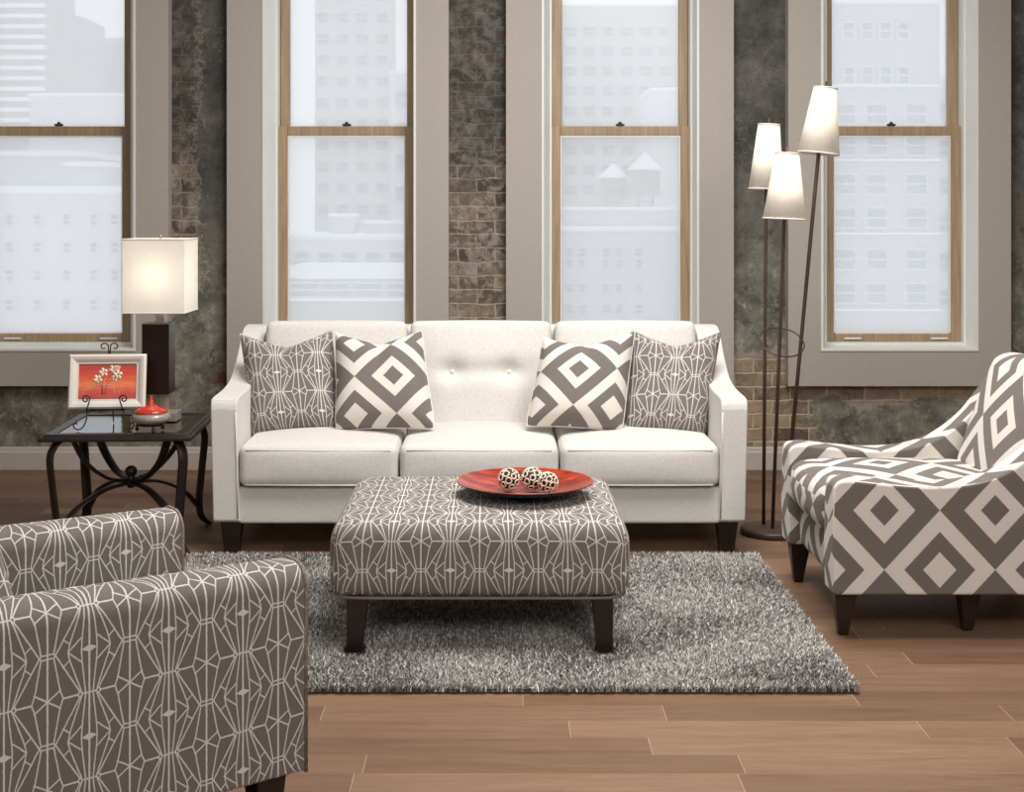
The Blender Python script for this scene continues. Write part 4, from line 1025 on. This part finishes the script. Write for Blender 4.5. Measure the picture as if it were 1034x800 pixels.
# (pole bottom px,py ; pole at shade bottom ; pole at shade top ; shade radii px, depth at bottom, depth at top)
lamps = [((771, 527), (773.5, 191), (776.5, 126), 17.5, 11, 6.02, 6.12),
         ((780, 527), (792.0, 221), (795.0, 155), 21.5, 12, 5.94, 5.78),
         ((791.5, 527), (826.5, 155), (833.5, 89), 20.7, 11.8, 6.00, 5.98)]
for k, (pb, ps, pt, rb, rt, y0, y1) in enumerate(lamps):
    a = P(*pb, y0)-B0; a.z = 0.031
    s0_ = P(*ps, y1)-B0; s1_ = P(*pt, y1)-B0
    ax = (s1_-s0_).normalized()
    MB().tube([a, a+(s0_-a)*0.5, s0_, s0_+(s1_-s0_)*0.45], 0.0085 if k == 2 else 0.0078, 10).build('pole', M['lamp_metal'], fl)
    sc = y1/F; L_ = (s1_-s0_).length
    Mx = Matrix.Translation(s0_) @ ax.to_track_quat('Z', 'Y').to_matrix().to_4x4()
    n_ = 40; vs = [Mx @ Vector((rr_*sc*math.cos(2*PI*i/n_), rr_*sc*math.sin(2*PI*i/n_), zz)) for (rr_, zz) in ((rb, 0), (rt, L_)) for i in range(n_)]
    o = meshobj('lamp_shade', vs, [(i, (i+1) % n_, n_+(i+1) % n_, n_+i) for i in range(n_)], M['fshade'], fl)
    sd = o.modifiers.new('sol', 'SOLIDIFY'); sd.thickness = 0.003
    for (rr_, zz) in ((rb, 0), (rt, L_)):
        m = MB(); m.tube([Mx @ Vector((rr_*sc*math.cos(2*PI*i/n_), rr_*sc*math.sin(2*PI*i/n_), zz)) for i in range(n_)], 0.003, 6, closed=True)
        m.build('shade_rim', plain('ivory_shade_trim', rgb(228, 218, 200), 0.8), o)
    m = MB()
    for q in range(3):
        a_ = q*2.094; m.tube([Mx @ Vector((0, 0, L_*0.99)), Mx @ Vector((rt*sc*math.cos(a_), rt*sc*math.sin(a_), L_*0.99))], 0.002, 6)
    m.tube([Mx @ Vector((0, 0, L_*0.4)), Mx @ Vector((0, 0, L_+0.030))], 0.005, 8)
    m.build('finial', M['lamp_metal'], fl)
    bulb(fl, (0.022 if k != 1 else -0.02, -0.018, L_*0.42), 0.62, 0.020, Mx)
# hoop tying the poles
c = P(789.5, 345.5, 5.96)-B0; R_ = 22.5*5.96/F
tz = Matrix.Translation(c) @ Matrix.Rotation(math.radians(35), 4, 'X') @ Matrix.Rotation(math.radians(4), 4, 'Y')
MB().tube([tz @ Vector((R_*math.cos(2*PI*i/48), R_*math.sin(2*PI*i/48), 0)) for i in range(48)], 0.0032, 8, closed=True).build('hoop', M['lamp_metal'], fl)

# ================================================================ RIGHT ARMCHAIR (faces -x)
AX, AY0, AY1 = 1.10, 4.48, 5.29      # front plane x, near side y, far side y
ac = thing('armchair', 'bold grey and cream diamond-print armchair on the right', 'armchair', (AX, (AY0+AY1)/2, 0))
hyd = (AY1-AY0)/2; ATK = 0.125
mdc = diamond_fabric('diamond_print_armchair_cotton', 0.36, (PX(893, AY0)-AX, PZ(515.5, AY0)), sy=0.93)
mds = diamond_fabric('diamond_print_armchair_cotton_seat', 0.36, (0.30, 0.02)); mdb = diamond_fabric('diamond_print_armchair_cotton_back', 0.36, (-0.10, 0.72))
zb_ = 0.148
top_ = bez2([(0.0, 0.495), (0.015, 0.515), (0.06, 0.520), (0.18, 0.508), (0.32, 0.500), (0.46, 0.512), (0.57, 0.552), (0.672, 0.630), (0.748, 0.725), (0.808, 0.798), (0.865, 0.836), (0.94, 0.848)], 6)
aprof = [(-0.002, zb_), (-0.006, 0.30)] + top_ + [(1.04, 0.82), (1.02, 0.60), (0.94, 0.40), (0.86, zb_)]
for sgn in (-1, 1):
    ya, yb_ = (-hyd, -hyd+ATK) if sgn < 0 else (hyd-ATK, hyd)
    def strip(c, s, t, ya=ya, yb_=yb_, sgn=sgn):
        side = -hyd if sgn < 0 else hyd-ATK
        w_ = (c.y-side)
        if c.z > 0.49: return (c.x, c.z+w_)
        return (c.x-w_, c.z)
    o = prism('arm', aprof, ya, yb_, 'y', mdc, ac, bevel=0.020, seg=5, uvcap=lambda c: (c.x, c.z), strip=strip)
    outl = [(-0.0+x, z) for (x, z) in [(0.0, 0.16), (-0.004, 0.30)]+top_]
    yy = -hyd+0.006 if sgn < 0 else hyd-0.006
    MB().tube([(x+0.003, yy, z-0.004) for (x, z) in outl], 0.0038, 6).build('piping', mdc, o)
# front rail, seat, back
soft_box('front_rail', 0.80, 2*hyd-2*ATK+0.02, 0.155, 0.03, mdc, ac, bulge=(0.015,0,0,0,0,0), uv=lambda c, n: (c.y+0.09, c.z+0.1), loc=(0.438, 0, zb_+0.0775))
soft_box('seat_cushion', 0.66, 2*hyd-2*ATK-0.004, 0.17, 0.05, mds, ac, bulge=(0.02,0,0,0,0,0.030), uv=lambda c, n: ((c.x if n.z > 0.3 else c.x+c.z-0.08), c.y), loc=(0.330, 0, 0.390), n=18)
def bwarp(p): return p
soft_box('back_cushion', 0.20, 2*hyd-2*ATK+0.015, 0.50, 0.06, mdb, ac, bulge=(0.03,0,0,0,0,0.01), uv=lambda c, n: (c.y, c.z), loc=(0.775, 0, 0.622), rot=(0, math.radians(20), 0), n=18)
soft_box('back_panel', 0.12, 2*hyd-2*ATK+0.01, 0.66, 0.04, mdc, ac, uv=lambda c, n: (c.y, c.z), loc=(0.925, 0, 0.50), rot=(0, math.radians(8), 0))
for (xx, yy, dx) in ((0.050, -hyd+0.075, 0.0), (0.045, hyd-0.085, 0.0), (0.475, -hyd+0.12, 0.0), (0.80, hyd-0.10, 0.03)):
    MB().frustum((xx+dx-0.004, yy, xx, yy), (0.016, 0.016), (0.038, 0.036), 0.001, 0.150).build('leg', M['dark_wood'], ac, bevel=0.004)

# ================================================================ LEFT ARMCHAIR (web print)
# local frame: x along the arms towards the chair's front, y from near to far side, origin under the near front corner
M['piping'] = plain('taupe_piping', rgb(134, 122, 112), 0.9, nz=0.35, scale=90)
th = math.radians(36.5)
lc = thing('armchair', 'grey web-print armchair in the left foreground', 'armchair', (-0.413, 3.03, 0), th)
mlw = web_fabric('web_print_armchair_cotton', 0.167, (-0.154, 0.545))
LT = 0.135; LWD = 0.79; ZB, ZTP = 0.165, 0.617; LL = 0.92
def arm_section(y0):
    p = [(y0, ZB), (y0, ZTP-0.05)]
    for k in range(1, 8): a = PI-k*PI/2/8; p.append((y0+0.05+0.05*math.cos(a), ZTP-0.05+0.05*math.sin(a)))
    p.append((y0+0.05, ZTP)); p.append((y0+LT-0.05, ZTP))
    for k in range(1, 8): a = PI/2-k*PI/2/8; p.append((y0+LT-0.05+0.05*math.cos(a), ZTP-0.05+0.05*math.sin(a)))
    p += [(y0+LT, ZTP-0.05), (y0+LT, ZB)]
    return p
for y0 in (0.0, LWD-LT):
    sec = arm_section(y0)
    o = prism('arm', sec, -LL, 0, 'x', mlw, lc, bevel=0.008, seg=3, strip=lambda c, s, t: (t, ZB+s-0.055*t))
    for vt in o.data.vertices:
        if vt.co.z > 0.3: vt.co.z += 0.020*(-vt.co.x/LL)
    MB().tube([(-0.002, y, z) for (y, z) in sec[:]], 0.0045, 6, closed=True).build('piping', M['piping'], o)
soft_box('front_rail', 0.80, LWD-2*LT+0.01, 0.15, 0.02, mlw, lc, uv=lambda c, n: (c.y, c.z), loc=(-0.42, LWD/2, ZB+0.075))
soft_box('seat_cushion', 0.64, LWD-2*LT-0.004, 0.16, 0.045, mlw, lc, bulge=(0,0.015,0,0,0,0.02), uv=lambda c, n: (c.x, c.y), loc=(-0.335, LWD/2, 0.395), n=18)
soft_box('back_cushion', 0.17, LWD-2*LT+0.0, 0.47, 0.06, mlw, lc, bulge=(0,0.02,0,0,0,0.01), uv=lambda c, n: (c.y, c.z), loc=(-0.690, LWD/2, 0.66), rot=(0, math.radians(-17), 0), n=18)
soft_box('back_panel', 0.12, LWD-0.01, 0.69, 0.04, mlw, lc, uv=lambda c, n: (c.y, c.z), loc=(-0.90, LWD/2, ZB+0.345), rot=(0, math.radians(-7), 0))
for (xx, yy) in ((-0.075, 0.055), (-0.075, LWD-0.055), (-0.82, 0.055), (-0.82, LWD-0.055)):
    MB().frustum((xx, yy), (0.022, 0.022), (0.036, 0.036), 0.001, ZB+0.003).build('leg', M['dark_wood'], lc, bevel=0.003)

# repeats carry a shared group phrase
for o in COL.objects:
    c = o.get('category')
    g = {'pillow': 'throw pillows along the sofa', 'ornament': 'ringed balls in the red dish', 'building': 'snowy city buildings outside the windows',
         'water tank': 'water tanks on the roof outside', 'shed': 'rooftop sheds outside'}.get(c)
    if g: o['group'] = g
